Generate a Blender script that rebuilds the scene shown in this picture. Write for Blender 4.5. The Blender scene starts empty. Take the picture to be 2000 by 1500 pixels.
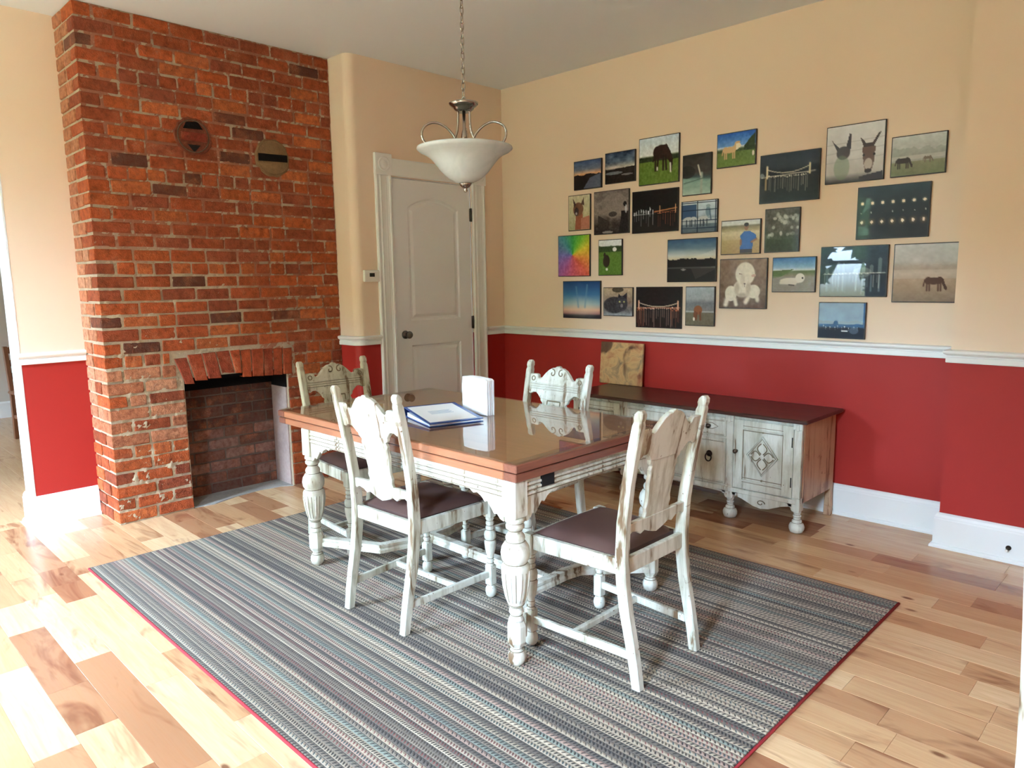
import bpy, bmesh, math, random
import numpy as np
from mathutils import Vector, Matrix

scene = bpy.context.scene
col = scene.collection
PI = math.pi

# ------------------------------------------------------------------ camera
CAM = Vector((4.3503, -4.3250, 1.4086))
_r = Vector((0.71289772, 0.70111477, -0.01466016))
_u = Vector((-0.0892302, 0.11142545, 0.98975873))
_f = Vector((-0.69556798, 0.70428861, -0.14199556))
cam_data = bpy.data.cameras.new('camera')
cam_data.sensor_width = 36.0
cam_data.lens = 36.0 * 1407.69 / 2000.0
cam_data.clip_start = 0.05
cam = bpy.data.objects.new('camera', cam_data)
cam.matrix_world = Matrix(((_r.x, _u.x, -_f.x, CAM.x), (_r.y, _u.y, -_f.y, CAM.y), (_r.z, _u.z, -_f.z, CAM.z), (0, 0, 0, 1)))
col.objects.link(cam)
scene.camera = cam

# ------------------------------------------------------------------ view, sky, window portals
vs = scene.view_settings
scene.display_settings.display_device = 'sRGB'
vs.view_transform = 'Standard'
vs.look = 'None'
vs.gamma = 1.0
vs.use_curve_mapping = False
vs.exposure = 0.0
SKY = 224.0
scene.cycles.use_denoising = True
scene.cycles.max_bounces = 6
scene.cycles.diffuse_bounces = 4
scene.cycles.glossy_bounces = 3
scene.cycles.transparent_max_bounces = 8
scene.cycles.use_adaptive_sampling = True
scene.cycles.adaptive_threshold = 0.1
scene.cycles.caustics_reflective = False
scene.cycles.caustics_refractive = False
scene.cycles.sample_clamp_indirect = 12.0

world = bpy.data.worlds.new('overcast_sky')
scene.world = world
world.use_nodes = True
wn = world.node_tree
wn.nodes.clear()
w_out = wn.nodes.new('ShaderNodeOutputWorld')
w_bg = wn.nodes.new('ShaderNodeBackground')
w_co = wn.nodes.new('ShaderNodeTexCoord')
w_sep = wn.nodes.new('ShaderNodeSeparateXYZ')
w_ramp = wn.nodes.new('ShaderNodeValToRGB')
w_map = wn.nodes.new('ShaderNodeMapRange')
w_map.inputs['From Min'].default_value = -1.0
w_map.inputs['From Max'].default_value = 1.0
wn.links.new(w_co.outputs['Generated'], w_sep.inputs[0])
wn.links.new(w_sep.outputs['Z'], w_map.inputs['Value'])
wn.links.new(w_map.outputs[0], w_ramp.inputs[0])
e = w_ramp.color_ramp.elements
e[0].position = 0.0; e[0].color = (0.10, 0.11, 0.07, 1)
e[1].position = 1.0; e[1].color = (0.50, 0.71, 1.0, 1)
k = w_ramp.color_ramp.elements.new(0.49); k.color = (0.12, 0.13, 0.09, 1)
k = w_ramp.color_ramp.elements.new(0.52); k.color = (0.56, 0.76, 1.0, 1)
wn.links.new(w_ramp.outputs[0], w_bg.inputs['Color'])
w_bg.inputs['Strength'].default_value = SKY
wn.links.new(w_bg.outputs[0], w_out.inputs['Surface'])

WIN_Y = -6.2                                   # the window wall stands behind and left of the camera
WINDOWS = [(-0.20, 0.88, 0.66, 2.52), (3.40, 4.20, 0.70, 2.45)]     # x0, x1, sill, head
FAR_WINDOWS = [(-3.4, -2.7, 0.9, 2.3)]
for (x0, x1, z0, z1) in WINDOWS + FAR_WINDOWS:
    ld = bpy.data.lights.new('window_portal', 'AREA')
    ld.shape = 'RECTANGLE'; ld.size = x1 - x0; ld.size_y = z1 - z0
    ld.cycles.is_portal = True
    lo = bpy.data.objects.new('window_portal', ld)
    lo.location = ((x0 + x1) / 2, WIN_Y - 0.02, (z0 + z1) / 2)
    lo.rotation_euler = (PI / 2, 0, 0)        # an area lamp looks along -Z; this points it to +Y, into the room
    col.objects.link(lo)

# ------------------------------------------------------------------ room dimensions
H = 2.943            # ceiling
ZR = 0.967           # lower edge of the chair rail
ZB = 0.183           # top of the baseboards
CX = -0.2175         # face of the chimney
LX = -0.5745         # face of the short left wall
YCL, YCR = -3.034, -1.462   # chimney, left and right edge
JX, JD = 3.386, 0.195       # the wall steps out here
rnd = random.Random(7)

# ------------------------------------------------------------------ helpers
def lin(c):
    def f(v):
        v = v / 255.0
        return v / 12.92 if v <= 0.04045 else ((v + 0.055) / 1.055) ** 2.4
    return (f(c[0]), f(c[1]), f(c[2]), 1.0)

def me_from(name, verts, faces, smooth=False, mats=None, fmat=None):
    me = bpy.data.meshes.new(name)
    me.from_pydata([tuple(v) for v in verts], [], faces)
    if smooth:
        me.polygons.foreach_set('use_smooth', [True] * len(me.polygons))
    if mats:
        for m in mats:
            me.materials.append(m)
    if fmat:
        me.polygons.foreach_set('material_index', fmat)
    me.update()
    return me

class MB:
    """collects shapes of ONE part"""
    def __init__(s):
        s.v = []; s.f = []; s.sm = []
    def add(s, vs_, fs_, smooth=False):
        o = len(s.v)
        s.v += [tuple(q) for q in vs_]
        s.f += [tuple(o + i for i in q) for q in fs_]
        s.sm += [smooth] * len(fs_)
        return s
    def box(s, x0, x1, y0, y1, z0, z1):
        return s.add([(x0,y0,z0),(x1,y0,z0),(x1,y1,z0),(x0,y1,z0),(x0,y0,z1),(x1,y0,z1),(x1,y1,z1),(x0,y1,z1)],
                     [(0,3,2,1),(4,5,6,7),(0,1,5,4),(1,2,6,5),(2,3,7,6),(3,0,4,7)])
    def prism(s, poly, a, b, fn=None, axis='y', bev=0.0):
        """poly: 2D outline; extruded from a to b along axis; fn maps (u, w, depth) to 3D"""
        if fn is None:
            fn = {'y': lambda u, w, d: (u, d, w), 'x': lambda u, w, d: (d, u, w), 'z': lambda u, w, d: (u, w, d)}[axis]
        n = len(poly)
        if bev:
            ins = inset(poly, bev)
            sg = 1 if b > a else -1
            rings = [(ins, a), (poly, a + sg * bev), (poly, b - sg * bev), (ins, b)]
        else:
            rings = [(poly, a), (poly, b)]
        vs_ = [fn(u, w, d) for (pl, d) in rings for (u, w) in pl]
        fs_ = []
        for r in range(len(rings) - 1):
            for i in range(n):
                j = (i + 1) % n
                fs_.append((r*n+i, r*n+j, (r+1)*n+j, (r+1)*n+i))
        fs_.append(tuple(range(n - 1, -1, -1)))
        fs_.append(tuple((len(rings)-1) * n + i for i in range(n)))
        return s.add(vs_, fs_)
    def lathe(s, prof, seg=20, c=(0, 0, 0), axis='z', smooth=True, rot=0.0):
        vs_ = []; fs_ = []
        for (r, z) in prof:
            for k_ in range(seg):
                a = 2 * PI * k_ / seg + rot
                p = (r * math.cos(a), r * math.sin(a), z)
                if axis == 'x': p = (p[2], p[0], p[1])
                elif axis == 'y': p = (p[0], p[2], p[1])
                vs_.append((p[0]+c[0], p[1]+c[1], p[2]+c[2]))
        for i in range(len(prof) - 1):
            for k_ in range(seg):
                j = (k_ + 1) % seg
                fs_.append((i*seg+k_, i*seg+j, (i+1)*seg+j, (i+1)*seg+k_))
        s.add(vs_, fs_, smooth)
        o = len(s.v) - len(vs_)
        s.f.append(tuple(o + i for i in range(seg - 1, -1, -1))); s.sm.append(False)
        s.f.append(tuple(o + (len(prof)-1)*seg + i for i in range(seg))); s.sm.append(False)
        return s
    def tube(s, path, r, seg=8, closed=False, flat=1.0):
        P = [Vector(p) for p in path]; n = len(P); vs_ = []; fs_ = []
        up = None
        for i in range(n):
            if closed: t = P[(i+1) % n] - P[i-1]
            else: t = P[min(i+1, n-1)] - P[max(i-1, 0)]
            t.normalize()
            if up is None:
                up = Vector((0, 0, 1)) if abs(t.z) < 0.9 else Vector((1, 0, 0))
            up = (up - t * up.dot(t))
            if up.length < 1e-5: up = t.orthogonal()
            up.normalize(); side = t.cross(up)
            rr = r[i] if isinstance(r, (list, tuple)) else r
            for k_ in range(seg):
                a = 2 * PI * k_ / seg
                vs_.append(P[i] + side * (rr * math.cos(a)) + up * (rr * flat * math.sin(a)))
        m = n if closed else n - 1
        for i in range(m):
            i2 = (i + 1) % n
            for k_ in range(seg):
                j = (k_ + 1) % seg
                fs_.append((i*seg+k_, i*seg+j, i2*seg+j, i2*seg+k_))
        if not closed:
            fs_.append(tuple(range(seg - 1, -1, -1))); fs_.append(tuple((n-1)*seg + k_ for k_ in range(seg)))
        return s.add(vs_, fs_, True)
    def bar(s, rings):
        """rings: list of closed rings of equal count"""
        n = len(rings[0]); vs_ = [p for r in rings for p in r]; fs_ = []
        for i in range(len(rings) - 1):
            for k_ in range(n):
                j = (k_ + 1) % n
                fs_.append((i*n+k_, i*n+j, (i+1)*n+j, (i+1)*n+k_))
        fs_.append(tuple(range(n - 1, -1, -1))); fs_.append(tuple((len(rings)-1)*n + k_ for k_ in range(n)))
        return s.add(vs_, fs_)
    def build(s, name, mat, parent=None, loc=None, bevel=0.0, bseg=1):
        me = bpy.data.meshes.new(name)
        me.from_pydata(s.v, [], s.f)
        me.polygons.foreach_set('use_smooth', s.sm)
        bm = bmesh.new(); bm.from_mesh(me)
        bmesh.ops.recalc_face_normals(bm, faces=bm.faces)
        if bevel:
            ed = [e_ for e_ in bm.edges if len(e_.link_faces) == 2 and e_.calc_face_angle(0) > 0.6]
            bmesh.ops.bevel(bm, geom=ed, offset=bevel, segments=bseg, affect='EDGES', profile=0.6, clamp_overlap=True)
        bm.to_mesh(me); bm.free()
        me.materials.append(mat); me.update()
        o = bpy.data.objects.new(name, me); col.objects.link(o)
        if parent is not None: o.parent = parent
        if loc is not None: o.location = loc
        return o

def inset(poly, d):
    """move every corner of an outline inwards by about d (mitred)"""
    n = len(poly)
    area = sum(poly[i][0]*poly[(i+1)%n][1] - poly[(i+1)%n][0]*poly[i][1] for i in range(n))
    sg = 1 if area > 0 else -1
    out = []
    for i in range(n):
        p0 = Vector(poly[i-1]); p1 = Vector(poly[i]); p2 = Vector(poly[(i+1) % n])
        a = (p1 - p0); b = (p2 - p1)
        if a.length < 1e-9 or b.length < 1e-9:
            out.append(tuple(p1)); continue
        a.normalize(); b.normalize()
        na = Vector((-a.y, a.x)) * sg; nb = Vector((-b.y, b.x)) * sg
        m = na + nb
        if m.length < 1e-6: out.append(tuple(p1)); continue
        m.normalize()
        k_ = d / max(0.5, m.dot(na))
        out.append((p1.x + m.x*k_, p1.y + m.y*k_))
    return out

def empty(name, loc=(0, 0, 0), rz=0.0):
    o = bpy.data.objects.new(name, None)
    o.location = loc; o.rotation_euler = (0, 0, rz); o.empty_display_size = 0.05
    col.objects.link(o)
    return o

def tag(o, label=None, cat=None, group=None, kind=None):
    if label: o['label'] = label
    if cat: o['category'] = cat
    if group: o['group'] = group
    if kind: o['kind'] = kind
    return o

def struct(o, label=None):
    o['kind'] = 'structure'
    if label: o['label'] = label
    return o

def copy_tree(o, parent=None):
    c = o.copy(); col.objects.link(c)
    if parent is not None: c.parent = parent
    for ch in list(o.children):
        copy_tree(ch, c)
    return c

def sweep(path, prof, name, mat, side=1, closed_ends=True):
    """a moulding: prof is a list of (offset from wall, z); path is a plan polyline; side: +1 offsets to the left of travel"""
    n = len(path); rows = []
    for i in range(n):
        p = Vector(path[i]); a = b = None
        if i > 0: a = (p - Vector(path[i-1])).normalized()
        if i < n - 1: b = (Vector(path[i+1]) - p).normalized()
        if a is None: a = b
        if b is None: b = a
        na = Vector((-a.y, a.x)) * side; nb = Vector((-b.y, b.x)) * side
        m = (na + nb).normalized(); k_ = 1.0 / max(0.3, m.dot(na))
        rows.append([(p.x + m.x*k_*o_, p.y + m.y*k_*o_, z) for (o_, z) in prof])
    return MB().bar(rows).build(name, mat)
# ------------------------------------------------------------------ materials
class NT:
    def __init__(s, name):
        s.mat = bpy.data.materials.new(name); s.mat.use_nodes = True
        s.t = s.mat.node_tree; s.t.nodes.clear()
        s.out = s.t.nodes.new('ShaderNodeOutputMaterial')
    def n(s, typ, ins=None, **pr):
        nd = s.t.nodes.new('ShaderNode' + typ)
        for k_, v in pr.items(): setattr(nd, k_, v)
        for k_, v in (ins or {}).items():
            sock = nd.inputs[k_]
            if isinstance(v, bpy.types.NodeSocket): s.t.links.new(v, sock)
            elif isinstance(v, bpy.types.Node): s.t.links.new(v.outputs[0], sock)
            else: sock.default_value = v
        return nd
    def math(s, op, a, b=0.0, c=0.0):
        return s.n('Math', {0: a, 1: b, 2: c}, operation=op).outputs[0]
    def mix(s, f, a, b, mode='MIX'):
        return s.n('MixRGB', {0: f, 1: a, 2: b}, blend_type=mode).outputs[0]
    def ramp(s, fac, stops, interp='LINEAR'):
        nd = s.n('ValToRGB', {0: fac}); cr = nd.color_ramp; cr.interpolation = interp
        el = cr.elements
        el[0].position, el[0].color = stops[0]
        el[1].position, el[1].color = stops[-1]
        for p_, c_ in stops[1:-1]:
            q = el.new(p_); q.color = c_
        return nd.outputs[0]
    def noise(s, vec, scale, detail=3.0, rough=0.55, dist=0.0):
        return s.n('TexNoise', {'Vector': vec, 'Scale': scale, 'Detail': detail, 'Roughness': rough, 'Distortion': dist})
    def obj(s):
        return s.n('TexCoord').outputs['Object']
    def scaled(s, vec, sc):
        return s.n('Mapping', {'Vector': vec, 'Scale': sc}).outputs[0]
    def bump(s, h, strength=0.3, dist=0.002):
        return s.n('Bump', {'Height': h, 'Strength': strength, 'Distance': dist}).outputs[0]
    def done(s, base, rough=0.5, metal=0.0, normal=None, coat=0.0, coat_r=0.05, spec=0.5, sheen=0.0):
        ins = {'Base Color': base, 'Roughness': rough, 'Metallic': metal, 'Coat Weight': coat, 'Coat Roughness': coat_r, 'Specular IOR Level': spec, 'Sheen Weight': sheen}
        if normal is not None: ins['Normal'] = normal
        b = s.n('BsdfPrincipled', ins)
        s.t.links.new(b.outputs[0], s.out.inputs['Surface'])
        return s.mat

W1 = (1, 1, 1, 1)

def m_paint(name, c, rough=0.5, var=0.04, orange=0.15, coat=0.0, spec=0.5):
    t = NT(name); v = t.obj()
    n1 = t.noise(v, 1.7, 2)
    base = t.mix(t.math('MULTIPLY', n1.outputs[0], var * 2), lin(c), lin(tuple(max(0, x - 22) for x in c)))
    return t.done(base, rough, coat=coat, spec=spec)

M_CREAM = m_paint('cream_wall_paint', (242, 215, 190), 0.6, spec=0.25)
M_RED = m_paint('red_wall_paint', (168, 42, 36), 0.55, spec=0.3)
M_CEIL = m_paint('ceiling_paint', (232, 234, 238), 0.7)
M_GREY = m_paint('grey_wall_paint', (205, 196, 188), 0.6)
M_WHITE = m_paint('white_trim_paint', (240, 240, 238), 0.3, 0.03, 0.05)
M_DOOR = m_paint('white_door_paint', (240, 240, 242), 0.34, 0.03, 0.05)
M_DARKSLOT = m_paint('dark_recess', (16, 13, 12), 0.9)

def m_distressed(name, base=(218, 217, 204), wear=(120, 94, 68), amount=0.8, stain=(142, 132, 102)):
    t = NT(name); v = t.obj()
    vz = t.scaled(v, (22, 22, 3)); vx = t.scaled(v, (3, 22, 22))
    s1 = t.noise(vz, 1.0, 4, 0.62, 0.4); s2 = t.noise(vx, 1.0, 3, 0.6, 0.3)
    blotch = t.noise(v, 9.0, 4, 0.6); chips = t.noise(v, 70.0, 2, 0.5); area = t.noise(v, 4.0, 2)
    stn = t.ramp(s1.outputs[0], [(0.44, (0, 0, 0, 1)), (0.68, W1)])
    c1 = t.mix(t.math('MULTIPLY', stn, 0.78), lin(base), lin(stain))
    c1 = t.mix(t.math('MULTIPLY', t.ramp(blotch.outputs[0], [(0.5, (0, 0, 0, 1)), (0.8, W1)]), 0.5), c1, lin(stain))
    w1 = t.ramp(t.math('ADD', s1.outputs[0], t.math('MULTIPLY', area.outputs[0], 0.35)), [(0.86 - 0.1*amount, (0, 0, 0, 1)), (0.92 - 0.1*amount, W1)])
    w2 = t.ramp(t.math('ADD', chips.outputs[0], t.math('MULTIPLY', area.outputs[0], 0.25)), [(0.90 - 0.06*amount, (0, 0, 0, 1)), (0.93 - 0.06*amount, W1)])
    w3 = t.ramp(t.math('ADD', s2.outputs[0], t.math('MULTIPLY', area.outputs[0], 0.3)), [(0.90 - 0.08*amount, (0, 0, 0, 1)), (0.95 - 0.08*amount, W1)])
    w = t.math('MAXIMUM', t.math('MAXIMUM', w1, w2), t.math('MULTIPLY', w3, 0.6))
    c2 = t.mix(w, c1, lin(wear))
    return t.done(c2, 0.5, normal=t.bump(s1.outputs[0], 0.25, 0.002))

M_DIST = m_distressed('distressed_white_paint')
M_DIST2 = m_distressed('distressed_white_paint_table', (226, 223, 210), (118, 92, 66), 0.75, (166, 152, 120))
M_DIST3 = m_distressed('distressed_white_paint_sideboard', (214, 214, 202), (124, 100, 76), 0.45, (166, 160, 138))
M_SIDE = m_distressed('rubbed_brown_paint', (196, 162, 130), (140, 98, 70), 0.9, (164, 124, 94))
M_GROOVE = m_paint('dark_glaze', (132, 120, 96), 0.7)

def m_wood(name, light, dark, rough=0.3, axis='x', coat=0.0, scale=1.0):
    t = NT(name); v = t.obj()
    st = {'x': (2.2, 30, 30), 'y': (30, 2.2, 30), 'z': (30, 30, 2.2)}[axis]
    g = t.noise(t.scaled(v, tuple(q * scale for q in st)), 1.0, 5, 0.6, 0.8)
    f = t.noise(t.scaled(v, tuple(q * 4 * scale for q in st)), 1.0, 3, 0.6)
    fac = t.math('ADD', t.math('MULTIPLY', g.outputs[0], 0.75), t.math('MULTIPLY', f.outputs[0], 0.3))
    base = t.ramp(fac, [(0.3, lin(light)), (0.75, lin(dark))])
    return t.done(base, rough, coat=coat, coat_r=0.08)

M_TOPWOOD = m_wood('cherry_tabletop', (190, 128, 92), (156, 94, 66), 0.32, 'x', 0.3)
M_ENDWOOD = m_wood('dark_end_board', (150, 92, 72), (112, 62, 48), 0.32, 'y', 0.3)
M_DARKTOP = m_wood('dark_brown_top', (84, 48, 38), (50, 28, 24), 0.34, 'x', 0.15)
M_CHAIRWOOD = m_wood('brown_chair_wood', (150, 96, 62), (104, 62, 38), 0.4, 'z')

def m_plank():
    t = NT('maple_floorboard'); v = t.obj()
    oi = t.n('ObjectInfo'); sep = t.n('SeparateColor', {0: oi.outputs['Color']})
    tone, rn, streak = sep.outputs[0], sep.outputs[1], sep.outputs[2]
    off = t.n('CombineXYZ', {0: t.math('MULTIPLY', rn, 37.0), 1: t.math('MULTIPLY', tone, 19.0), 2: t.math('MULTIPLY', rn, 11.0)})
    vv = t.n('VectorMath', {0: v, 1: off.outputs[0]}, operation='ADD').outputs[0]
    g = t.noise(t.scaled(vv, (2.0, 22, 1)), 1.0, 5, 0.6, 1.2)
    f = t.noise(t.scaled(vv, (6, 130, 1)), 1.0, 3, 0.6, 0.3)
    big = t.noise(t.scaled(vv, (1.6, 7, 1)), 1.0, 3, 0.6, 1.6)
    base = t.ramp(tone, [(0.0, lin((230, 196, 154))), (0.40, lin((214, 172, 128))), (0.70, lin((190, 142, 104))), (1.0, lin((156, 106, 78)))])
    c = t.mix(t.math('MULTIPLY', t.ramp(g.outputs[0], [(0.4, (0, 0, 0, 1)), (0.75, W1)]), 0.45), base, lin((184, 126, 86)))
    c = t.mix(t.math('MULTIPLY', t.ramp(f.outputs[0], [(0.45, (0, 0, 0, 1)), (0.8, W1)]), 0.2), c, lin((160, 104, 68)))
    st = t.ramp(t.math('ADD', big.outputs[0], t.math('MULTIPLY', streak, 0.24)), [(0.66, (0, 0, 0, 1)), (0.86, W1)])
    c = t.mix(t.math('MULTIPLY', st, 0.8), c, lin((130, 76, 50)))
    kn = t.n('TexVoronoi', {'Vector': t.scaled(vv, (1.0, 2.2, 1)), 'Scale': 3.1, 'Randomness': 1.0})
    knot = t.ramp(kn.outputs['Distance'], [(0.05, W1), (0.10, (0, 0, 0, 1))])
    keep = t.ramp(t.n('SeparateColor', {0: kn.outputs['Color']}).outputs[0], [(0.62, (0, 0, 0, 1)), (0.64, W1)])
    c = t.mix(t.math('MULTIPLY', t.math('MULTIPLY', knot, keep), 0.85), c, lin((112, 62, 38)))
    return t.done(c, t.math('ADD', t.math('MULTIPLY', f.outputs[0], 0.1), 0.2), coat=0.08, coat_r=0.2, spec=0.4)
M_PLANK = m_plank()
M_SUBFLOOR = m_paint('floor_joint', (120, 82, 54), 0.8)

def m_brick():
    t = NT('old_brick'); v = t.obj(); oi = t.n('ObjectInfo')
    geo = t.n('NewGeometry').outputs['Position']
    n1 = t.noise(geo, 34, 4, 0.65); n2 = t.noise(geo, 150, 2, 0.6); n3 = t.noise(geo, 12, 3, 0.6)
    c = t.mix(t.ramp(n1.outputs[0], [(0.38, (0, 0, 0, 1)), (0.74, (.8, .8, .8, 1))]), oi.outputs['Color'], lin((96, 42, 24)))
    c = t.mix(t.math('MULTIPLY', t.ramp(n3.outputs[0], [(0.5, (0, 0, 0, 1)), (0.75, W1)]), 0.35), c, lin((196, 104, 62)))
    dust = t.ramp(t.math('ADD', t.math('MULTIPLY', n2.outputs[0], 0.5), t.math('MULTIPLY', n3.outputs[0], 0.5)), [(0.56, (0, 0, 0, 1)), (0.72, W1)])
    c = t.mix(t.math('MULTIPLY', dust, 0.3), c, lin((196, 164, 134)))
    h = t.math('ADD', n2.outputs[0], t.math('MULTIPLY', n1.outputs[0], 1.2))
    return t.done(c, 0.85, normal=t.bump(h, 0.8, 0.006), spec=0.2)
M_BRICK = m_brick()

def m_mortar(name='lime_mortar', c1=(206, 186, 160), c2=(166, 144, 120)):
    t = NT(name); v = t.n('NewGeometry').outputs['Position']
    n1 = t.noise(v, 60, 5, 0.7); n2 = t.noise(v, 6, 3)
    c = t.mix(n1.outputs[0], lin(c1), lin(c2))
    c = t.mix(t.math('MULTIPLY', t.ramp(n2.outputs[0], [(0.45, (0, 0, 0, 1)), (0.7, W1)]), 0.35), c, lin(tuple(x * 0.7 for x in c2)))
    return t.done(c, 0.95, normal=t.bump(n1.outputs[0], 0.8, 0.006), spec=0.2)
M_MORTAR = m_mortar()
def m_mortar_face():
    t = NT('tinted_mortar'); v = t.n('NewGeometry').outputs['Position']
    at = t.n('Attribute', attribute_name='repair', attribute_type='GEOMETRY').outputs['Fac']
    n1 = t.noise(v, 60, 5, 0.7); n2 = t.noise(v, 5, 3)
    a = t.mix(n1.outputs[0], lin((178, 122, 96)), lin((142, 88, 66))); b = t.mix(n1.outputs[0], lin((214, 194, 166)), lin((172, 150, 124)))
    f = t.ramp(t.math('ADD', at, t.math('MULTIPLY', t.math('SUBTRACT', n2.outputs[0], 0.5), 0.8)), [(0.3, (0, 0, 0, 1)), (0.7, W1)])
    return t.done(t.mix(f, a, b), 0.95, normal=t.bump(n1.outputs[0], 0.8, 0.006), spec=0.2)
M_MORTARFACE = m_mortar_face()
M_PATCH = m_mortar('grey_patch_mortar', (122, 94, 74), (76, 58, 48))
M_SOOTMORTAR = m_mortar('sooty_mortar', (128, 108, 96), (92, 76, 68))
M_HEARTH = m_mortar('hearth_cement', (192, 186, 178), (150, 146, 140))
M_PLASTER = m_mortar('limewashed_jamb', (200, 180, 174), (168, 140, 130))
M_SOOT = m_mortar('soot', (22, 17, 15), (8, 7, 6))

def m_metal(name, c, rough=0.28):
    t = NT(name); n1 = t.noise(t.scaled(t.obj(), (200, 200, 12)), 1.0, 2)
    return t.done(lin(c), t.math('ADD', t.math('MULTIPLY', n1.outputs[0], 0.1), rough), metal=1.0)
M_NICKEL = m_metal('brushed_nickel', (168, 160, 150), 0.14)
M_PEWTER = m_metal('dark_pewter', (88, 80, 72), 0.35)
M_BLACKMETAL = m_metal('black_iron', (52, 50, 50), 0.4)

def m_alabaster():
    t = NT('alabaster_glass'); v = t.obj()
    n1 = t.noise(v, 7, 4, 0.6, 1.5)
    c = t.mix(n1.outputs[0], lin((238, 241, 240)), lin((196, 204, 202)))
    b = t.n('BsdfPrincipled', {'Base Color': c, 'Roughness': 0.22, 'Coat Weight': 0.4, 'Coat Roughness': 0.05})
    tr = t.n('BsdfTranslucent', {'Color': c})
    mx = t.n('MixShader', {0: 0.22, 1: b.outputs[0], 2: tr.outputs[0]})
    t.t.links.new(mx.outputs[0], t.out.inputs['Surface'])
    return t.mat
M_ALAB = m_alabaster()

def m_glass(name, tint, gain=1.0):
    t = NT(name)
    n1 = t.noise(t.obj(), 0.8, 1)
    fr = t.n('Fresnel', {'IOR': 1.52})
    tr = t.n('BsdfTransparent', {'Color': tint})
    gl = t.n('BsdfGlossy', {'Color': (1, 1, 1, 1), 'Roughness': t.math('MULTIPLY', n1.outputs[0], 0.012)})
    front = t.math('SUBTRACT', 1.0, t.n('NewGeometry').outputs['Backfacing'])       # the far surface of the sheet only lets light out
    mx = t.n('MixShader', {0: t.math('MULTIPLY', front, t.math('MINIMUM', t.math('MULTIPLY', fr.outputs[0], gain), 1.0)), 1: tr.outputs[0], 2: gl.outputs[0]})
    t.t.links.new(mx.outputs[0], t.out.inputs['Surface'])
    return t.mat
M_GLASS = m_glass('tabletop_glass', (0.96, 0.985, 0.97, 1), 1.15)
M_PANE = m_glass('window_pane', (0.97, 0.98, 0.98, 1))

def m_vinyl():
    t = NT('brown_vinyl'); v = t.obj(); n2 = t.noise(v, 6, 3)
    c = t.mix(n2.outputs[0], lin((84, 62, 58)), lin((104, 78, 72)))
    return t.done(c, 0.36)
M_VINYL = m_vinyl()

def m_print():
    t = NT('glossy_photo_print')
    at = t.n('Attribute', attribute_name='print_colour', attribute_type='GEOMETRY')
    m = t.done(at.outputs['Color'], 0.4, coat=0.5, coat_r=0.015, spec=0.15)
    [q for q in t.t.nodes if q.type == 'BSDF_PRINCIPLED'][0].inputs['Coat IOR'].default_value = 1.3
    return m
M_PRINT = m_print()
M_FRAME = m_paint('black_print_edge', (26, 22, 20), 0.4)
M_BLUE = m_paint('blue_binder_plastic', (34, 78, 150), 0.3)
M_NAVY = m_paint('dark_blue_binder_spine', (18, 40, 96), 0.3)
M_PAPER = m_paint('white_paper', (246, 248, 250), 0.6, 0.02, 0.02)
M_INK = m_paint('pale_grey_ink', (190, 204, 220), 0.7)
M_PLASTIC = m_paint('white_thermostat_plastic', (236, 232, 222), 0.35, 0.02, 0.02)
M_SCREEN = m_paint('dark_display', (40, 42, 36), 0.2)
M_EDGE = m_paint('grey_rug_edge', (74, 70, 70), 0.9, 0.1, 0.4)
M_BIND = m_paint('red_rug_binding', (164, 44, 52), 0.85, 0.1, 0.4)
M_STONE = None

def m_napkin():
    t = NT('white_rippled_paper'); v = t.obj(); n1 = t.noise(v, 26, 4, 0.6, 2.0)
    return t.done(lin((250, 251, 252)), 0.55, normal=t.bump(n1.outputs[0], 0.5, 0.004))
M_NAPKIN = m_napkin()

def m_canvas():
    t = NT('mottled_canvas'); v = t.obj()
    n1 = t.noise(v, 9, 4, 0.6, 1.0); n2 = t.noise(v, 5, 3, 0.5, 0.5)
    c = t.ramp(n1.outputs[0], [(0.3, lin((128, 112, 86))), (0.5, lin((206, 164, 112))), (0.7, lin((172, 106, 70)))])
    dark = t.ramp(n2.outputs[0], [(0.52, (0, 0, 0, 1)), (0.60, W1)])
    c = t.mix(t.math('MULTIPLY', dark, 0.85), c, lin((74, 40, 26)))
    return t.done(c, 0.7)
M_CANVAS = m_canvas()

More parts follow.
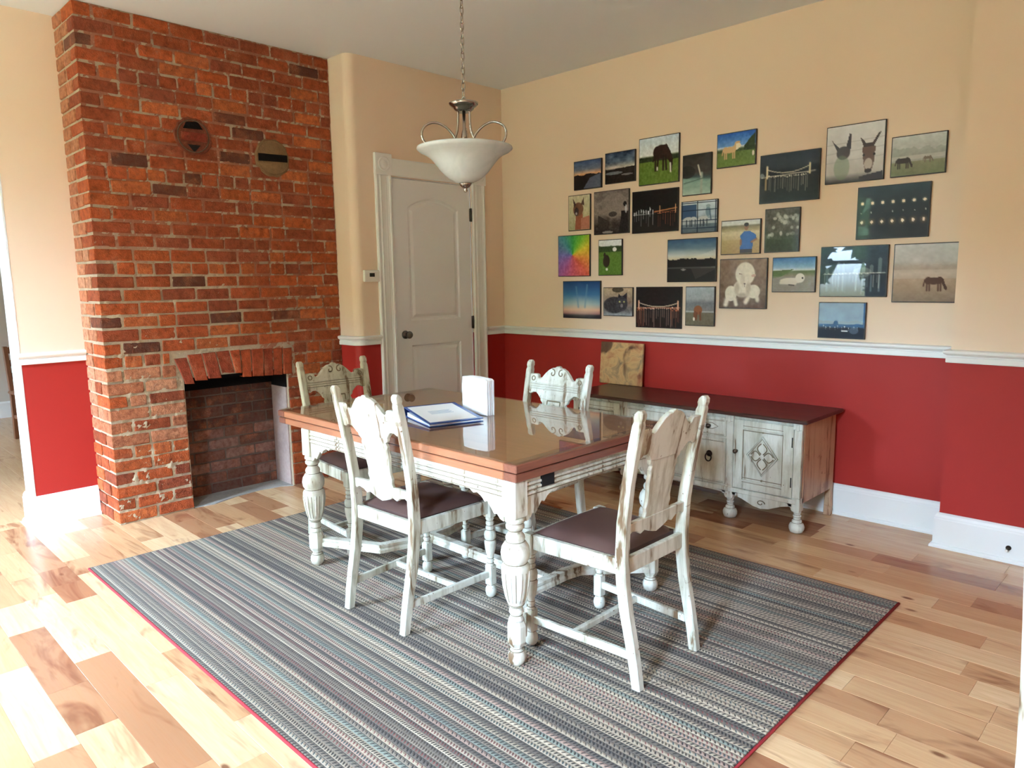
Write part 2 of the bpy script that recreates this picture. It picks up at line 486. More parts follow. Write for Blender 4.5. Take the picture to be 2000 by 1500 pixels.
def m_rug():
    t = NT('woven_stripe_rug'); v = t.obj(); s = t.n('SeparateXYZ', {0: v})
    x, y = s.outputs[0], s.outputs[1]
    wob = t.noise(t.scaled(v, (3, 3, 1)), 1.0, 2)
    yw = t.math('ADD', y, t.math('MULTIPLY', wob.outputs[0], 0.004))
    r = t.math('DIVIDE', yw, 0.0185)
    idx = t.math('FLOOR', r); fy = t.math('FRACT', r)
    wa = t.n('TexWhiteNoise', {'W': idx}, noise_dimensions='1D')
    wb = t.n('TexWhiteNoise', {'W': t.math('ADD', idx, 71.3)}, noise_dimensions='1D')
    wc = t.n('TexWhiteNoise', {'W': t.math('ADD', idx, 139.7)}, noise_dimensions='1D')
    G = lambda a: lin(a)
    pal = [(0.0, G((186, 178, 164))), (0.20, G((146, 140, 132))), (0.36, G((206, 198, 184))), (0.55, G((112, 108, 104))), (0.70, G((182, 160, 152))),
           (0.82, G((146, 160, 156))), (0.90, G((108, 104, 102)))]
    pal2 = [(0.0, G((34, 32, 34))), (0.30, G((56, 52, 52))), (0.46, G((30, 30, 36))), (0.64, G((84, 78, 74))), (0.78, G((58, 84, 92))), (0.90, G((128, 72, 74)))]
    ca = t.ramp(wa.outputs[0], pal, 'CONSTANT'); cb = t.ramp(wb.outputs[0], pal2, 'CONSTANT')
    per = t.math('ADD', 0.011, t.math('MULTIPLY', wc.outputs[0], 0.009))
    slant = t.math('SUBTRACT', t.math('MULTIPLY', t.math('GREATER_THAN', wb.outputs[0], 0.5), 1.2), 0.6)
    ph = t.math('FRACT', t.math('ADD', t.math('ADD', t.math('DIVIDE', x, per), t.math('MULTIPLY', fy, slant)), t.math('MULTIPLY', wa.outputs[0], 7.0)))
    thr = t.math('ADD', 0.44, t.math('MULTIPLY', wc.outputs[0], 0.3))
    inner = t.math('MULTIPLY', t.math('GREATER_THAN', fy, 0.2), t.math('LESS_THAN', fy, 0.82))
    dash = t.math('MULTIPLY', t.math('GREATER_THAN', ph, thr), inner)
    line = t.math('MULTIPLY', t.math('GREATER_THAN', fy, 0.88), t.math('GREATER_THAN', wc.outputs[0], 0.35))
    fuzz = t.noise(v, 320, 2)
    c = t.mix(t.math('MULTIPLY', dash, 0.92), ca, cb)
    c = t.mix(t.math('MULTIPLY', line, 0.8), c, lin((62, 62, 68)))
    band = t.n('TexWhiteNoise', {'W': t.math('FLOOR', t.math('DIVIDE', y, 0.105))}, noise_dimensions='1D')
    c = t.mix(t.math('MULTIPLY', t.math('GREATER_THAN', band.outputs[0], 0.6), 0.22), c, lin((70, 68, 70)))
    c = t.mix(t.math('MULTIPLY', fuzz.outputs[0], 0.25), c, lin((112, 104, 96)))
    c = t.mix(1.0, c, (0.80, 0.71, 0.62, 1), 'MULTIPLY')
    tri = t.math('SUBTRACT', 1.0, t.math('ABSOLUTE', t.math('SUBTRACT', t.math('MULTIPLY', fy, 2.0), 1.0)))
    h = t.math('ADD', tri, t.math('MULTIPLY', t.math('SINE', t.math('MULTIPLY', ph, 6.283)), 0.25))
    return t.done(c, 0.95, normal=t.bump(h, 0.5, 0.004), spec=0.1, sheen=0.1)
M_RUG = m_rug()

def m_leaf():
    t = NT('tree_leaves'); n1 = t.noise(t.obj(), 2.5, 3)
    c = t.mix(n1.outputs[0], lin((88, 108, 72)), lin((136, 156, 108)))
    return t.done(c, 0.6)
M_LEAF = m_leaf()
M_BARK = m_wood('tree_bark', (110, 90, 70), (70, 56, 44), 0.9, 'z')
M_GRASS = m_paint('lawn', (116, 120, 92), 0.9, 0.3)
# ------------------------------------------------------------------ the room
def wall(name, axis, plane, a0, a1, z0=0.0, z1=H, holes=(), split=ZR + 0.03, lo=None, hi=None, flip=False, label=None):
    """a two-tone wall in the plane axis = plane, with rectangular holes (a0, a1, z0, z1)"""
    lo = lo or M_RED; hi = hi or M_CREAM
    A = sorted({a0, a1} | {q for h_ in holes for q in h_[:2] if a0 < q < a1})
    Z = sorted({z0, z1} | ({split} if split and z0 < split < z1 else set()) | {q for h_ in holes for q in h_[2:] if z0 < q < z1})
    vs_, fs_, fm = [], [], []
    for i in range(len(A) - 1):
        for j in range(len(Z) - 1):
            ca, cz = (A[i] + A[i+1]) / 2, (Z[j] + Z[j+1]) / 2
            if any(h_[0] < ca < h_[1] and h_[2] < cz < h_[3] for h_ in holes): continue
            q = [(A[i], Z[j]), (A[i+1], Z[j]), (A[i+1], Z[j+1]), (A[i], Z[j+1])]
            o = len(vs_)
            vs_ += [((plane, a, z) if axis == 'x' else (a, plane, z)) for a, z in q]
            fs_.append((o, o+1, o+2, o+3) if not flip else (o+3, o+2, o+1, o))
            fm.append(0 if (split and cz < split) else 1)
    me = me_from(name, vs_, fs_, mats=[lo, hi], fmat=fm)
    ob = bpy.data.objects.new(name, me); col.objects.link(ob)
    return struct(ob, label)

YEND = -3.367            # where the short left wall stops at the opening
XR = 5.2
wall('wall_back', 'y', 0.0, 0.0, JX, label='long peach and red wall carrying the photo prints')
wall('wall_back_step', 'x', JX, -JD, 0.0)
wall('wall_back_right', 'y', -JD, JX, XR, label='stepped-out peach and red wall at the right edge')
wall('wall_right', 'x', XR, WIN_Y, -JD, holes=())
wall('wall_window', 'y', WIN_Y, LX - 0.19, XR, holes=[w for w in WINDOWS])
DOOR = (-1.128, -0.362, 0.0, 2.160)
# closet: the return beside the chimney, a bullnose corner, the wall with the door
RC = 0.06
arc = [(-RC + RC*math.sin(a), YCR + RC - RC*math.cos(a)) for a in [PI/2*i/8 for i in range(9)]]
vs_, fs_, fm = [], [], []
plan = [(LX, YCR)] + arc
zs = [0.0, ZR + 0.03, H]
for i in range(len(plan) - 1):
    for j in range(2):
        o = len(vs_)
        vs_ += [(*plan[i], zs[j]), (*plan[i+1], zs[j]), (*plan[i+1], zs[j+1]), (*plan[i], zs[j+1])]
        fs_.append((o, o+1, o+2, o+3)); fm.append(j)
ob = bpy.data.objects.new('wall_closet_corner', me_from('wall_closet_corner', vs_, fs_, smooth=True, mats=[M_RED, M_CREAM], fmat=fm)); col.objects.link(ob)
struct(ob, 'rounded plaster corner between the brick chimney and the door')
wall('wall_closet', 'x', 0.0, YCR + RC, 0.0, holes=[DOOR], label='peach and red wall around the white door')
# left wall with the opening into the next room
pier = wall('wall_left', 'x', LX, YEND, YCL + 0.02, label='short cream and red wall left of the chimney')
wall('wall_left_hidden', 'x', LX, YCL + 0.02, 0.0)
wall('wall_left_header', 'x', LX, -5.0, YEND, z0=2.35, split=None)
wall('wall_left_end', 'x', LX, WIN_Y, -5.0)
wall('wall_left_back', 'x', LX - 0.19, YEND, 0.0, split=None, lo=M_GREY, hi=M_GREY)
wall('wall_left_back_header', 'x', LX - 0.19, -5.0, YEND, z0=2.35, split=None, lo=M_GREY, hi=M_GREY)
wall('wall_left_back_end', 'x', LX - 0.19, WIN_Y, -5.0, split=None, lo=M_GREY, hi=M_GREY)
struct(MB().box(LX-0.19, LX, -5.0, YEND, 2.34, 2.352).build('trim_opening_head', M_WHITE))
struct(MB().box(LX-0.19, LX, -5.012, -5.0, 0, 2.35).build('trim_opening_jamb', M_WHITE))
struct(MB().box(LX-0.192, LX+0.002, YEND-0.014, YEND, 0, 2.35).build('trim_opening_edge', M_WHITE, bevel=0.003), 'white painted end of the left wall')
# the next room
FX = -5.1
wall('wall_far', 'x', FX, WIN_Y, -0.6, split=None, lo=M_GREY, hi=M_GREY, label='pale grey wall of the next room')
wall('wall_far_side', 'y', -0.6, FX, LX-0.19, split=None, lo=M_GREY, hi=M_GREY)
wall('wall_far_window', 'y', WIN_Y, FX, LX-0.19, holes=FAR_WINDOWS, split=None, lo=M_GREY, hi=M_GREY)
struct(sweep([(FX, WIN_Y), (FX, -0.6)], [(0, 0), (0.02, 0), (0.02, 0.16), (0.006, 0.178), (0, 0.178)], 'baseboard_far', M_WHITE, side=-1))
# ceiling
ce = MB().box(FX, XR, WIN_Y - 0.15, 0.0, H, H + 0.05).build('ceiling', M_CEIL); struct(ce, 'plain off-white ceiling')

# dark closet behind the door
struct(MB().box(LX+0.01, -0.075, YCR+0.02, -0.02, 0.0, H).build('wall_closet_inside', M_DARKSLOT))

# ---- mouldings
RAIL = [(0, ZR), (0.016, ZR), (0.018, ZR + 0.004), (0.018, ZR + 0.026), (0.012, ZR + 0.030), (0.014, ZR + 0.036), (0.028, ZR + 0.046), (0.030, ZR + 0.052), (0.030, ZR + 0.060), (0.022, ZR + 0.064), (0, ZR + 0.066)]
BASE = [(0, 0), (0.033, 0), (0.033, 0.010), (0.028, 0.018), (0.020, 0.022), (0.020, 0.150), (0.017, 0.156), (0.017, 0.162), (0.012, 0.174), (0.004, ZB), (0, ZB)]
CAS0, CAS1 = -1.272, -0.214        # outer edges of the door casing
def corner_run(extra=()):
    return [(CX - 0.02, YCR)] + arc + list(extra)
struct(sweep(corner_run([(0.0, CAS0)]), RAIL, 'trim_rail_closet', M_WHITE, side=-1), 'white chair rail wrapping the rounded corner')
struct(sweep([(0.0, CAS1), (0.0, 0.0), (JX, 0.0), (JX, -JD), (XR, -JD)], RAIL, 'trim_rail_back', M_WHITE, side=-1), 'white chair rail along the picture wall')
struct(sweep([(LX, YEND - 0.016), (LX, YCL)], RAIL, 'trim_rail_left', M_WHITE, side=-1), 'white chair rail on the short left wall')
struct(sweep(corner_run([(0.0, CAS0)]), BASE, 'baseboard_closet', M_WHITE, side=-1))
struct(sweep([(0.0, CAS1), (0.0, 0.0), (JX, 0.0), (JX, -JD), (XR, -JD)], BASE, 'baseboard_back', M_WHITE, side=-1), 'white baseboard under the picture wall')
struct(sweep([(LX - 0.19, YEND - 0.014), (LX, YEND - 0.014), (LX, YCL - 0.004)], BASE, 'baseboard_left', M_WHITE, side=-1), 'tall white baseboard left of the chimney')
struct(sweep([(XR, -JD), (XR, WIN_Y), (LX, WIN_Y)], BASE, 'baseboard_window', M_WHITE, side=-1))

# ---- windows (behind the camera; they light the room and show in the prints and the glass)
for i, (x0, x1, z0, z1) in enumerate(WINDOWS + FAR_WINDOWS):
    root = empty('window_%d' % (i + 1), ((x0+x1)/2, WIN_Y, z0)); struct(root, 'tall white sash window behind the camera')
    w, h = x1 - x0, z1 - z0
    def fr(name, a0, a1, b0, b1, y0, y1, mat=M_WHITE):
        return MB().box(a0 - w/2, a1 - w/2, y0, y1, b0, b1).build(name, mat, root, bevel=0.003)
    fr('jamb', 0, 0.03, 0, h, -0.14, 0.0); fr('jamb', w - 0.03, w, 0, h, -0.14, 0.0)
    fr('head', 0.03, w - 0.03, h - 0.03, h, -0.14, 0.0); fr('sill', -0.12, w + 0.12, -0.03, 0.02, -0.14, 0.05)
    fr('casing', -0.12, 0.0, 0.02, h, 0.0, 0.022); fr('casing', w, w + 0.12, 0.02, h, 0.0, 0.022); fr('casing', -0.12, w + 0.12, h, h + 0.12, 0.0, 0.024)
    for (b0, b1, yy) in ((0.02, h/2 + 0.02, -0.05), (h/2 - 0.02, h - 0.03, -0.09)):
        sash = MB()
        sash.box(0.03 - w/2, 0.075 - w/2, yy, yy + 0.035, b0, b1).box(w/2 - 0.075, w/2 - 0.03, yy, yy + 0.035, b0, b1)
        sash.box(0.075 - w/2, w/2 - 0.075, yy, yy + 0.035, b0, b0 + 0.05).box(0.075 - w/2, w/2 - 0.075, yy, yy + 0.035, b1 - 0.04, b1)
        so = sash.build('sash', M_WHITE, root)
        MB().box(0.075 - w/2, w/2 - 0.075, yy + 0.016, yy + 0.019, b0 + 0.05, b1 - 0.04).build('pane', M_PANE, so)

# ---- floor: boards one by one where the photograph shows them
fl = MB().box(FX, XR, WIN_Y, 0.0, -0.05, -0.012).build('floor', M_SUBFLOOR); struct(fl, 'maple floor of short wide boards')
PW = 0.127
rp = random.Random(21)
rest = MB()
def plank_tone():
    q = rp.random()
    if q < 0.36: return rp.uniform(0.0, 0.22), rp.random(), rp.uniform(0, .4)
    if q < 0.74: return rp.uniform(0.3, 0.62), rp.random(), rp.uniform(0.1, .85)
    return rp.uniform(0.6, 1.0), rp.random(), rp.uniform(.3, 1)
nrow = int(math.ceil(-WIN_Y / PW))
def plank_geo(mb, x0, x1, y0, y1):
    g = 0.0003; c = 0.0006; b = -0.012
    a0, a1, c0, c1 = x0 + g, x1 - g, y0 + g, y1 - g
    mb.add([(a0,c0,b),(a1,c0,b),(a1,c1,b),(a0,c1,b),(a0,c0,-c),(a1,c0,-c),(a1,c1,-c),(a0,c1,-c),(a0+c,c0+c,0),(a1-c,c0+c,0),(a1-c,c1-c,0),(a0+c,c1-c,0)],
           [(0,1,5,4),(1,2,6,5),(2,3,7,6),(3,0,4,7),(4,5,9,8),(5,6,10,9),(6,7,11,10),(7,4,8,11),(8,9,10,11)])
for rI in range(nrow):
    y1 = -rI * PW; y0 = max(WIN_Y, y1 - PW)
    vis = y0 > -4.42
    # in the next room
    x = FX + rp.uniform(-0.8, 0)
    while x < LX - 0.2:
        L = rp.uniform(0.5, 1.3); xe = min(x + L, LX - 0.2)
        if LX - 0.2 - xe < 0.25: xe = LX - 0.2
        if y1 < -0.6 and xe > FX: plank_geo(rest, max(x, FX), xe, y0, y1)
        x = xe
    x = LX - 0.2 - rp.uniform(0, 0.7); first = True
    while x < XR:
        L = rp.choice((rp.uniform(0.24, 0.45), rp.uniform(0.4, 0.7), rp.uniform(0.6, 1.0)))
        xe = min(x + L, XR); xs = max(x, LX - 0.2)
        if XR - xe < 0.2: xe = XR
        x = xe
        if xe - xs < 0.02: continue
        # only boards inside the picture are built singly
        dx, dy = (xs + xe)/2 - CAM.x, (y0 + y1)/2 - CAM.y
        dep = dx*_f.x + dy*_f.y; lat = dx*_r.x + dy*_r.y
        seen = vis and dep > 0.5 and abs(lat) < dep * 0.80 + (xe - xs) * 0.6
        if xs > 0.45 and xe < 3.42 and y0 > -3.33 and y1 < -1.11: seen = False      # under the rug
        if not seen:
            plank_geo(rest, xs, xe, y0, y1); continue
        cx_, cy_ = (xs + xe)/2, (y0 + y1)/2
        mb = MB(); plank_geo(mb, xs - cx_, xe - cx_, y0 - cy_, y1 - cy_)
        me = me_from('plank', mb.v, mb.f, mats=[M_PLANK])
        po = bpy.data.objects.new('plank', me); col.objects.link(po)
        po.parent = fl; po.location = (cx_, cy_, 0.0)
        t_ = plank_tone(); po.color = (t_[0], t_[1], t_[2], 1)
ro = bpy.data.objects.new('outlying_boards', me_from('outlying_boards', rest.v, rest.f, mats=[M_PLANK])); col.objects.link(ro)
ro.parent = fl; ro['kind'] = 'stuff'; ro.color = (0.5, 0.3, 0.3, 1)

# ---- outside: lawn and trees in front of the windows
MB().box(-14, 14, -22, WIN_Y - 0.2, -0.9, -0.8).build('ground', M_GRASS)['kind'] = 'structure'
rt = random.Random(5)
TREES = [(-8.6, -13.2, 6.2, 'front row, farthest left'), (-4.3, -13.6, 6.0, 'front row, second from the left'), (0.0, -13.4, 6.1, 'front row, in the middle'), (4.3, -13.7, 4.3, 'front row, second from the right'), (8.6, -13.3, 6.2, 'front row, farthest right'),
         (-6.4, -17.8, 7.6, 'back row, far left'), (-2.1, -18.0, 7.4, 'back row, left of the middle'), (2.2, -17.9, 6.0, 'back row, right of the middle'), (6.5, -18.0, 5.2, 'back row, far right'), (13.1, -13.4, 6.3, 'added beyond the right end to shade the chimney')]  # last tree is added, unseen, to keep sky light off the chimney
for (tx, ty, th, where) in TREES:
    tr_ = 2.05
    root = empty('garden_tree', (tx, ty, -0.8))
    tag(root, 'leafy green garden tree outside the windows behind the camera, ' + where, 'tree', 'garden trees outside the windows')
    MB().lathe([(0.16, 0), (0.12, 1.0), (0.1, th - 2.6)], 10).build('trunk', M_BARK, root)
    lv = MB()
    for k_ in range(1500):
        d = Vector((rt.gauss(0, 1), rt.gauss(0, 1), rt.gauss(0, 1))).normalized() * tr_ * (0.55 + 0.45 * rt.random())
        c_ = Vector((d.x * .86, d.y * .86, d.z * 1.35 + th - 2.75))
        a = Vector((rt.gauss(0, 1), rt.gauss(0, 1), rt.gauss(0, 1))).normalized(); b = a.orthogonal().normalized()
        s_ = rt.uniform(0.2, 0.42)
        lv.add([c_ - a*s_, c_ - b*s_*.5, c_ + a*s_, c_ + b*s_*.5], [(0, 1, 2, 3)])
    o = lv.build('crown', M_LEAF, root); o['kind'] = 'stuff'
# ------------------------------------------------------------------ brick chimney and firebox
OL, OR_, OT = -2.592, -1.902, 0.815      # fireplace opening
BX = -0.447                             # back of the firebox
core = MB()
MX = CX - 0.007                         # mortar face
core.box(LX, MX, YCL + 0.007, OL - 0.004, 0, H).box(LX, MX, OR_ + 0.004, YCR, 0, H).box(LX, MX, OL - 0.004, OR_ + 0.004, OT + 0.02, H)
chim = core.build('wall_chimney', M_MORTAR); struct(chim, 'exposed red brick chimney breast with a small fireplace')
fb = MB().box(LX, BX - 0.006, OL, OR_, 0, OT + 0.02).build('wall_firebox', M_SOOTMORTAR); struct(fb, 'sooty brick back of the fireplace')
MB().box(BX - 0.004, MX - 0.02, OR_ - 0.006, OR_ + 0.006, 0, 0.70).build('plastered_jamb', M_PLASTER, fb)
MB().box(BX - 0.004, MX - 0.02, OR_ - 0.005, OR_ + 0.006, 0.70, OT).build('sooty_jamb', M_SOOT, fb)
MB().box(BX - 0.004, MX - 0.025, OL - 0.006, OL + 0.004, 0, OT).build('shaded_jamb', M_MORTAR, fb)
MB().prism([(BX, OL + .005), (BX, OR_ - .005), (MX - 0.005, OR_ - .005), (MX - 0.01, OL + 0.005)], OT, OT + 0.019, axis='z').build('flue_throat', M_SOOT, fb)
MB().box(BX - 0.005, BX + 0.012, OL + .003, OR_ - .006, 0.725, OT).build('soot_band', M_SOOT, fb)
hp = [(BX, OR_ - .006), (BX, OL + .003)] + [(-0.225, OL + .003), (-0.205, -2.47), (-0.262, -2.30), (-0.285, -2.12), (-0.262, -1.98), (-0.215, OR_ - .006)]
MB().prism([(a, b) for a, b in hp], 0.0005, 0.006, axis='z').build('hearth_slab', M_HEARTH, fb)

# brick shapes, shared
def brick_variant(seed, y=0.2, z=0.066):
    r_ = random.Random(seed); bm = bmesh.new()
    bmesh.ops.create_cube(bm, size=1.0)
    bmesh.ops.scale(bm, vec=(0.1, y, z), verts=bm.verts)
    bmesh.ops.bevel(bm, geom=list(bm.edges), offset=0.0045, segments=1, affect='EDGES', profile=0.5)
    for v in bm.verts:
        v.co += Vector((r_.uniform(-1, 1) * .0016, r_.uniform(-1, 1) * .0022, r_.uniform(-1, 1) * .0026))
    bmesh.ops.scale(bm, vec=(10, 1/y, 1/z), verts=bm.verts)
    me = bpy.data.meshes.new('brick'); bm.to_mesh(me); bm.free(); me.materials.append(M_BRICK)
    return me
VS = [brick_variant(i) for i in range(8)]; VH = [brick_variant(40 + i, 0.095) for i in range(5)]
rb = random.Random(99)
PAL = [(188, 94, 50), (178, 86, 48), (168, 80, 46), (196, 106, 60), (160, 78, 48), (184, 88, 46), (156, 78, 50), (150, 76, 52)]
PALE_BRICK = [(204, 146, 112), (196, 132, 98), (190, 120, 86)]
DARKB = [(106, 66, 52), (118, 70, 54), (98, 62, 50)]
def brick_tone(y, z):
    q = rb.random()
    if z < 0.95 and y < -2.58 and z > 0.5 and q < 0.75: return rb.choice(PALE_BRICK)
    if 1.85 < z < 2.25 and -2.62 < y < -2.1 and q < 0.28: return rb.choice(DARKB)
    if q < 0.045: return rb.choice(DARKB)
    return rb.choice(PAL)
def put_brick(loc, size, rot=(0, 0, 0), parent=chim, tone=None, name='brick'):
    me = (VS if size[1] > 0.13 else VH)[rb.randrange(8 if size[1] > 0.13 else 5)]
    o = bpy.data.objects.new(name, me); col.objects.link(o); o.parent = parent
    o.location = loc; o.scale = size; o.rotation_euler = rot
    c = lin(tone or brick_tone(loc[1], loc[2])); k_ = rb.uniform(0.85, 1.12)
    o.color = (c[0]*k_, c[1]*k_, c[2]*k_, 1)
    return o

NC = 38; CH = H / NC; JT = 0.013
ATOP, ABOT, AL, AR = 0.985, 0.80, -2.655, -1.845
side_stuff = MB()
for ci in range(NC):
    zc = (ci + 0.5) * CH; bh = CH - JT
    if zc < 0.79: free = [(YCL, OL), (OR_, YCR)]
    elif zc < ATOP + 0.005: free = [(YCL, AL - (0.01 if zc > .9 else -0.02)), (AR, YCR)]
    else: free = [(YCL, YCR)]
    header_course = ci % 7 == 5
    shift = (ci % 2) * 0.5
    for fi, (a, b) in enumerate(free):
        lens = []; x = a
        pitch = 0.1065 if header_course else 0.211
        if shift and not header_course: lens.append(rb.uniform(0.09, 0.13))
        while sum(lens) < b - a - 0.02:
            L = pitch * rb.uniform(0.94, 1.06)
            if not header_course and rb.random() < 0.07: L = 0.1065
            lens.append(L)
        over = sum(lens) - (b - a)
        if over > 0:
            if lens[-1] - over > 0.045: lens[-1] -= over
            else:
                lens.pop(); kf = (b - a) / sum(lens); lens = [q * kf for q in lens]
        else:
            kf = (b - a) / sum(lens); lens = [q * kf for q in lens]
        y = a
        for li, L in enumerate(lens):
            corner = (li == 0 and fi == 0)
            dep = (0.205 if (shift or header_course) else 0.1) if corner else 0.05
            w = L - JT if not (corner) else L - JT * 0.5
            yc = y + (L / 2 if not corner else w / 2)
            pr = rb.uniform(-0.002, 0.003)
            put_brick((CX + pr - dep/2, yc, zc + rb.uniform(-.0015, .0015)), (dep, w + rb.uniform(-.006, .003), bh + rb.uniform(-.006, .003)), (rb.uniform(-.012, .012), 0, rb.uniform(-.008, .008) if not corner else 0))
            if corner: cdep = dep
            y += L
    # the side that faces the window
    xs = CX - cdep - JT; lo_x = LX - 0.002
    segs = []
    if xs - lo_x > 0.16:
        segs = [(xs - 0.1, xs), (lo_x, xs - 0.1 - JT)]
        if rb.random() < 0.5: segs = [(lo_x + 0.1 + JT, xs), (lo_x, lo_x + 0.1)]
    elif xs - lo_x > 0.03: segs = [(lo_x, xs)]
    for (s0, s1) in segs:
        if s1 - s0 < 0.02: continue
        pr = rb.uniform(-0.001, 0.003)
        if ci < 26:
            put_brick(((s0 + s1)/2, YCL - pr + 0.025, zc), (0.05, s1 - s0, bh), (0, 0, -PI/2), tone=rb.choice(PALE_BRICK) if zc > 0.95 else None)  # paler side: lime smears and window glare both put into the brick colour
        else:
            side_stuff.box(s0, s1, YCL - pr, YCL + 0.03, zc - bh/2, zc + bh/2)
so = side_stuff.build('upper_side_bricks', M_BRICK, chim, bevel=0.004); so['kind'] = 'stuff'; so.color = lin((190, 126, 92))

# rough mortar face that bulges between and over the brick edges
gy, gz = 150, 270
rm = np.random.RandomState(4)
def vnoise(n1, n2, fy_, fz_):
    g = rm.rand(fz_ + 2, fy_ + 2); Y = np.linspace(0, fy_ - 1e-6, n1); Z = np.linspace(0, fz_ - 1e-6, n2)
    yi, zi = Y.astype(int), Z.astype(int); a = (Y - yi)[None, :]; b = (Z - zi)[:, None]
    a = a*a*(3 - 2*a); b = b*b*(3 - 2*b)
    q = lambda dz_, dy_: g[np.ix_(zi + dz_, yi + dy_)]
    return (q(0, 0)*(1 - a) + q(0, 1)*a)*(1 - b) + (q(1, 0)*(1 - a) + q(1, 1)*a)*b
nz_ = 0.34*vnoise(gy, gz, 28, 50) + 0.41*vnoise(gy, gz, 75, 135) + 0.25*vnoise(gy, gz, 149, 269)
ys = np.linspace(YCL + 0.006, YCR, gy); zz_ = np.linspace(0.002, H - 0.002, gz)
YY, ZZ = np.meshgrid(ys, zz_)
slop = np.clip((1.9 - ZZ)/1.2, 0.15, 1.0) * np.clip((-1.75 - YY)/0.7, 0.35, 1.0)
XX = CX - 0.0065 + (nz_ - 0.5) * (0.012 + 0.016*slop)
XX = np.clip(XX, CX - 0.014, CX + 0.004)
mi = np.arange(gy*gz).reshape(gz, gy)
mf = np.stack([mi[:-1, :-1], mi[:-1, 1:], mi[1:, 1:], mi[1:, :-1]], -1).reshape(-1, 4)
cyf = (YY[:-1, :-1] + YY[1:, 1:]).reshape(-1)/2; czf = (ZZ[:-1, :-1] + ZZ[1:, 1:]).reshape(-1)/2
keep = ~((cyf > OL - 0.012) & (cyf < OR_ + 0.012) & (czf < OT + 0.025))
mo = bpy.data.objects.new('mortar_face', me_from('mortar_face', np.stack([XX, YY, ZZ], -1).reshape(-1, 3).tolist(), mf[keep].tolist(), smooth=True, mats=[M_MORTARFACE]))
rep = np.clip(np.clip((1.85 - ZZ)/0.5, 0, 1) * np.clip((-2.0 - YY)/0.5 + 0.25, 0, 1), 0, 1).astype(np.float32)
ra = mo.data.attributes.new('repair', 'FLOAT', 'POINT'); ra.data.foreach_set('value', rep.ravel())
col.objects.link(mo); mo.parent = chim

# soldier bricks of the flat arch: (top left y, top right y, bottom left y, bottom right y, bottom z)
tops = [(15, 100), (125, 205), (250, 330), (345, 440), (460, 535), (540, 625), (635, 735), (740, 820), (830, 910), (915, 995)]
bots = [(88, 148), (175, 248), (280, 372), (378, 470), (500, 552), (540, 622), (632, 730), (735, 815), (822, 900), (905, 985)]
botz = [0.800, 0.815, 0.820, 0.845, 0.838, 0.806, 0.803, 0.800, 0.797, 0.797]
topz = [0.965, 0.982, 0.985, 0.988, 0.988, 0.986, 0.984, 0.982, 0.978, 0.974]
def yy(px):   # along the arch, measured on the brick face
    return -2.650 + (px - 10) * (0.79 / 985.0)
def cut(rows, i):          # neighbours share a joint of 8 mm
    l = yy(rows[i][0]) if i == 0 else (yy(rows[i-1][1]) + yy(rows[i][0]))/2 + .004
    r_ = yy(rows[i][1]) if i == 9 else (yy(rows[i][1]) + yy(rows[i+1][0]))/2 - .004
    return l, r_
for i in range(10):
    (b0, b1), (t0, t1) = cut(bots, i), cut(tops, i)
    P4 = [(b0, botz[i]), (b1, botz[i] - .004), (t1, topz[i]), (t0, topz[i] - .002)]
    cy_ = sum(p[0] for p in P4)/4; cz_ = sum(p[1] for p in P4)/4
    o = MB().prism([(a - cy_, b - cz_) for a, b in P4], -0.06, 0.001 + rb.uniform(0, .005), axis='x', bev=0.004).build('brick', M_BRICK, chim, loc=(CX, cy_, cz_))
    c = lin(rb.choice([(186, 84, 48), (172, 76, 46), (160, 72, 48), (178, 86, 52)])); o.color = (c[0], c[1], c[2], 1)
# firebox back: sooty bricks
zc = 0.0; ci = 0
while zc < 0.70:
    x = OL + 0.004 - (0.1 if ci % 2 else 0)
    while x < OR_ - 0.03:
        a, b = max(x, OL + 0.004), min(x + 0.2, OR_ - 0.008)
        if b - a > 0.03:
            k_ = 0.55 + 0.25 * rb.random()
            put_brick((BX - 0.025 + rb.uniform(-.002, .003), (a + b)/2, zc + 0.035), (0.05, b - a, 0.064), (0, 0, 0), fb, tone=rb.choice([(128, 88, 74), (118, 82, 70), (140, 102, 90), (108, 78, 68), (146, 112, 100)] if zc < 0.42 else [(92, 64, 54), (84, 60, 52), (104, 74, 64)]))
        x += 0.211
    zc += 0.0755; ci += 1
# patched stove-pipe holes
def patch(name, y, z, r_, mat, seed, rim):
    q = random.Random(seed)
    ol = [(y + r_*1.02*math.cos(a)*q.uniform(.93, 1.05), z + r_*math.sin(a)*q.uniform(.93, 1.05)) for a in [2*PI*i/28 for i in range(28)]]
    o = MB().prism(ol, CX - 0.02, CX + 0.008, axis='x', bev=0.006).build(name, mat, chim)
    ring = MB()
    ring.tube([(CX + 0.007, y + r_*rim*math.cos(a), z + r_*rim*math.sin(a)) for a in [2*PI*i/24 for i in range(24)]], 0.005, 6, closed=True)
    ring.build('patch_ring', mat, o)
    return o
p1 = patch('flue_patch', -2.43, 2.305, 0.112, M_BRICK, 3, 0.84); p1.color = lin((122, 66, 48))
for ch in p1.children: ch.data.materials[0] = M_PATCH
b1 = put_brick((CX + 0.004, -2.43, 2.30), (0.03, 0.15, 0.05), (0, 0, 0), p1, tone=(150, 62, 46))
MB().prism([(-2.49, 2.345), (-2.37, 2.35), (-2.40, 2.395), (-2.47, 2.385)], CX, CX + 0.0085, axis='x').build('soot_gap', M_SOOT, p1)
MB().prism([(-2.47, 2.255), (-2.39, 2.255), (-2.43, 2.21)], CX, CX + 0.0085, axis='x').build('soot_gap', M_BLACKMETAL, p1)
p2 = patch('flue_patch', -1.92, 2.232, 0.122, m_mortar('pale_patch_mortar', (156, 122, 86), (108, 84, 60)), 8, 0.9)
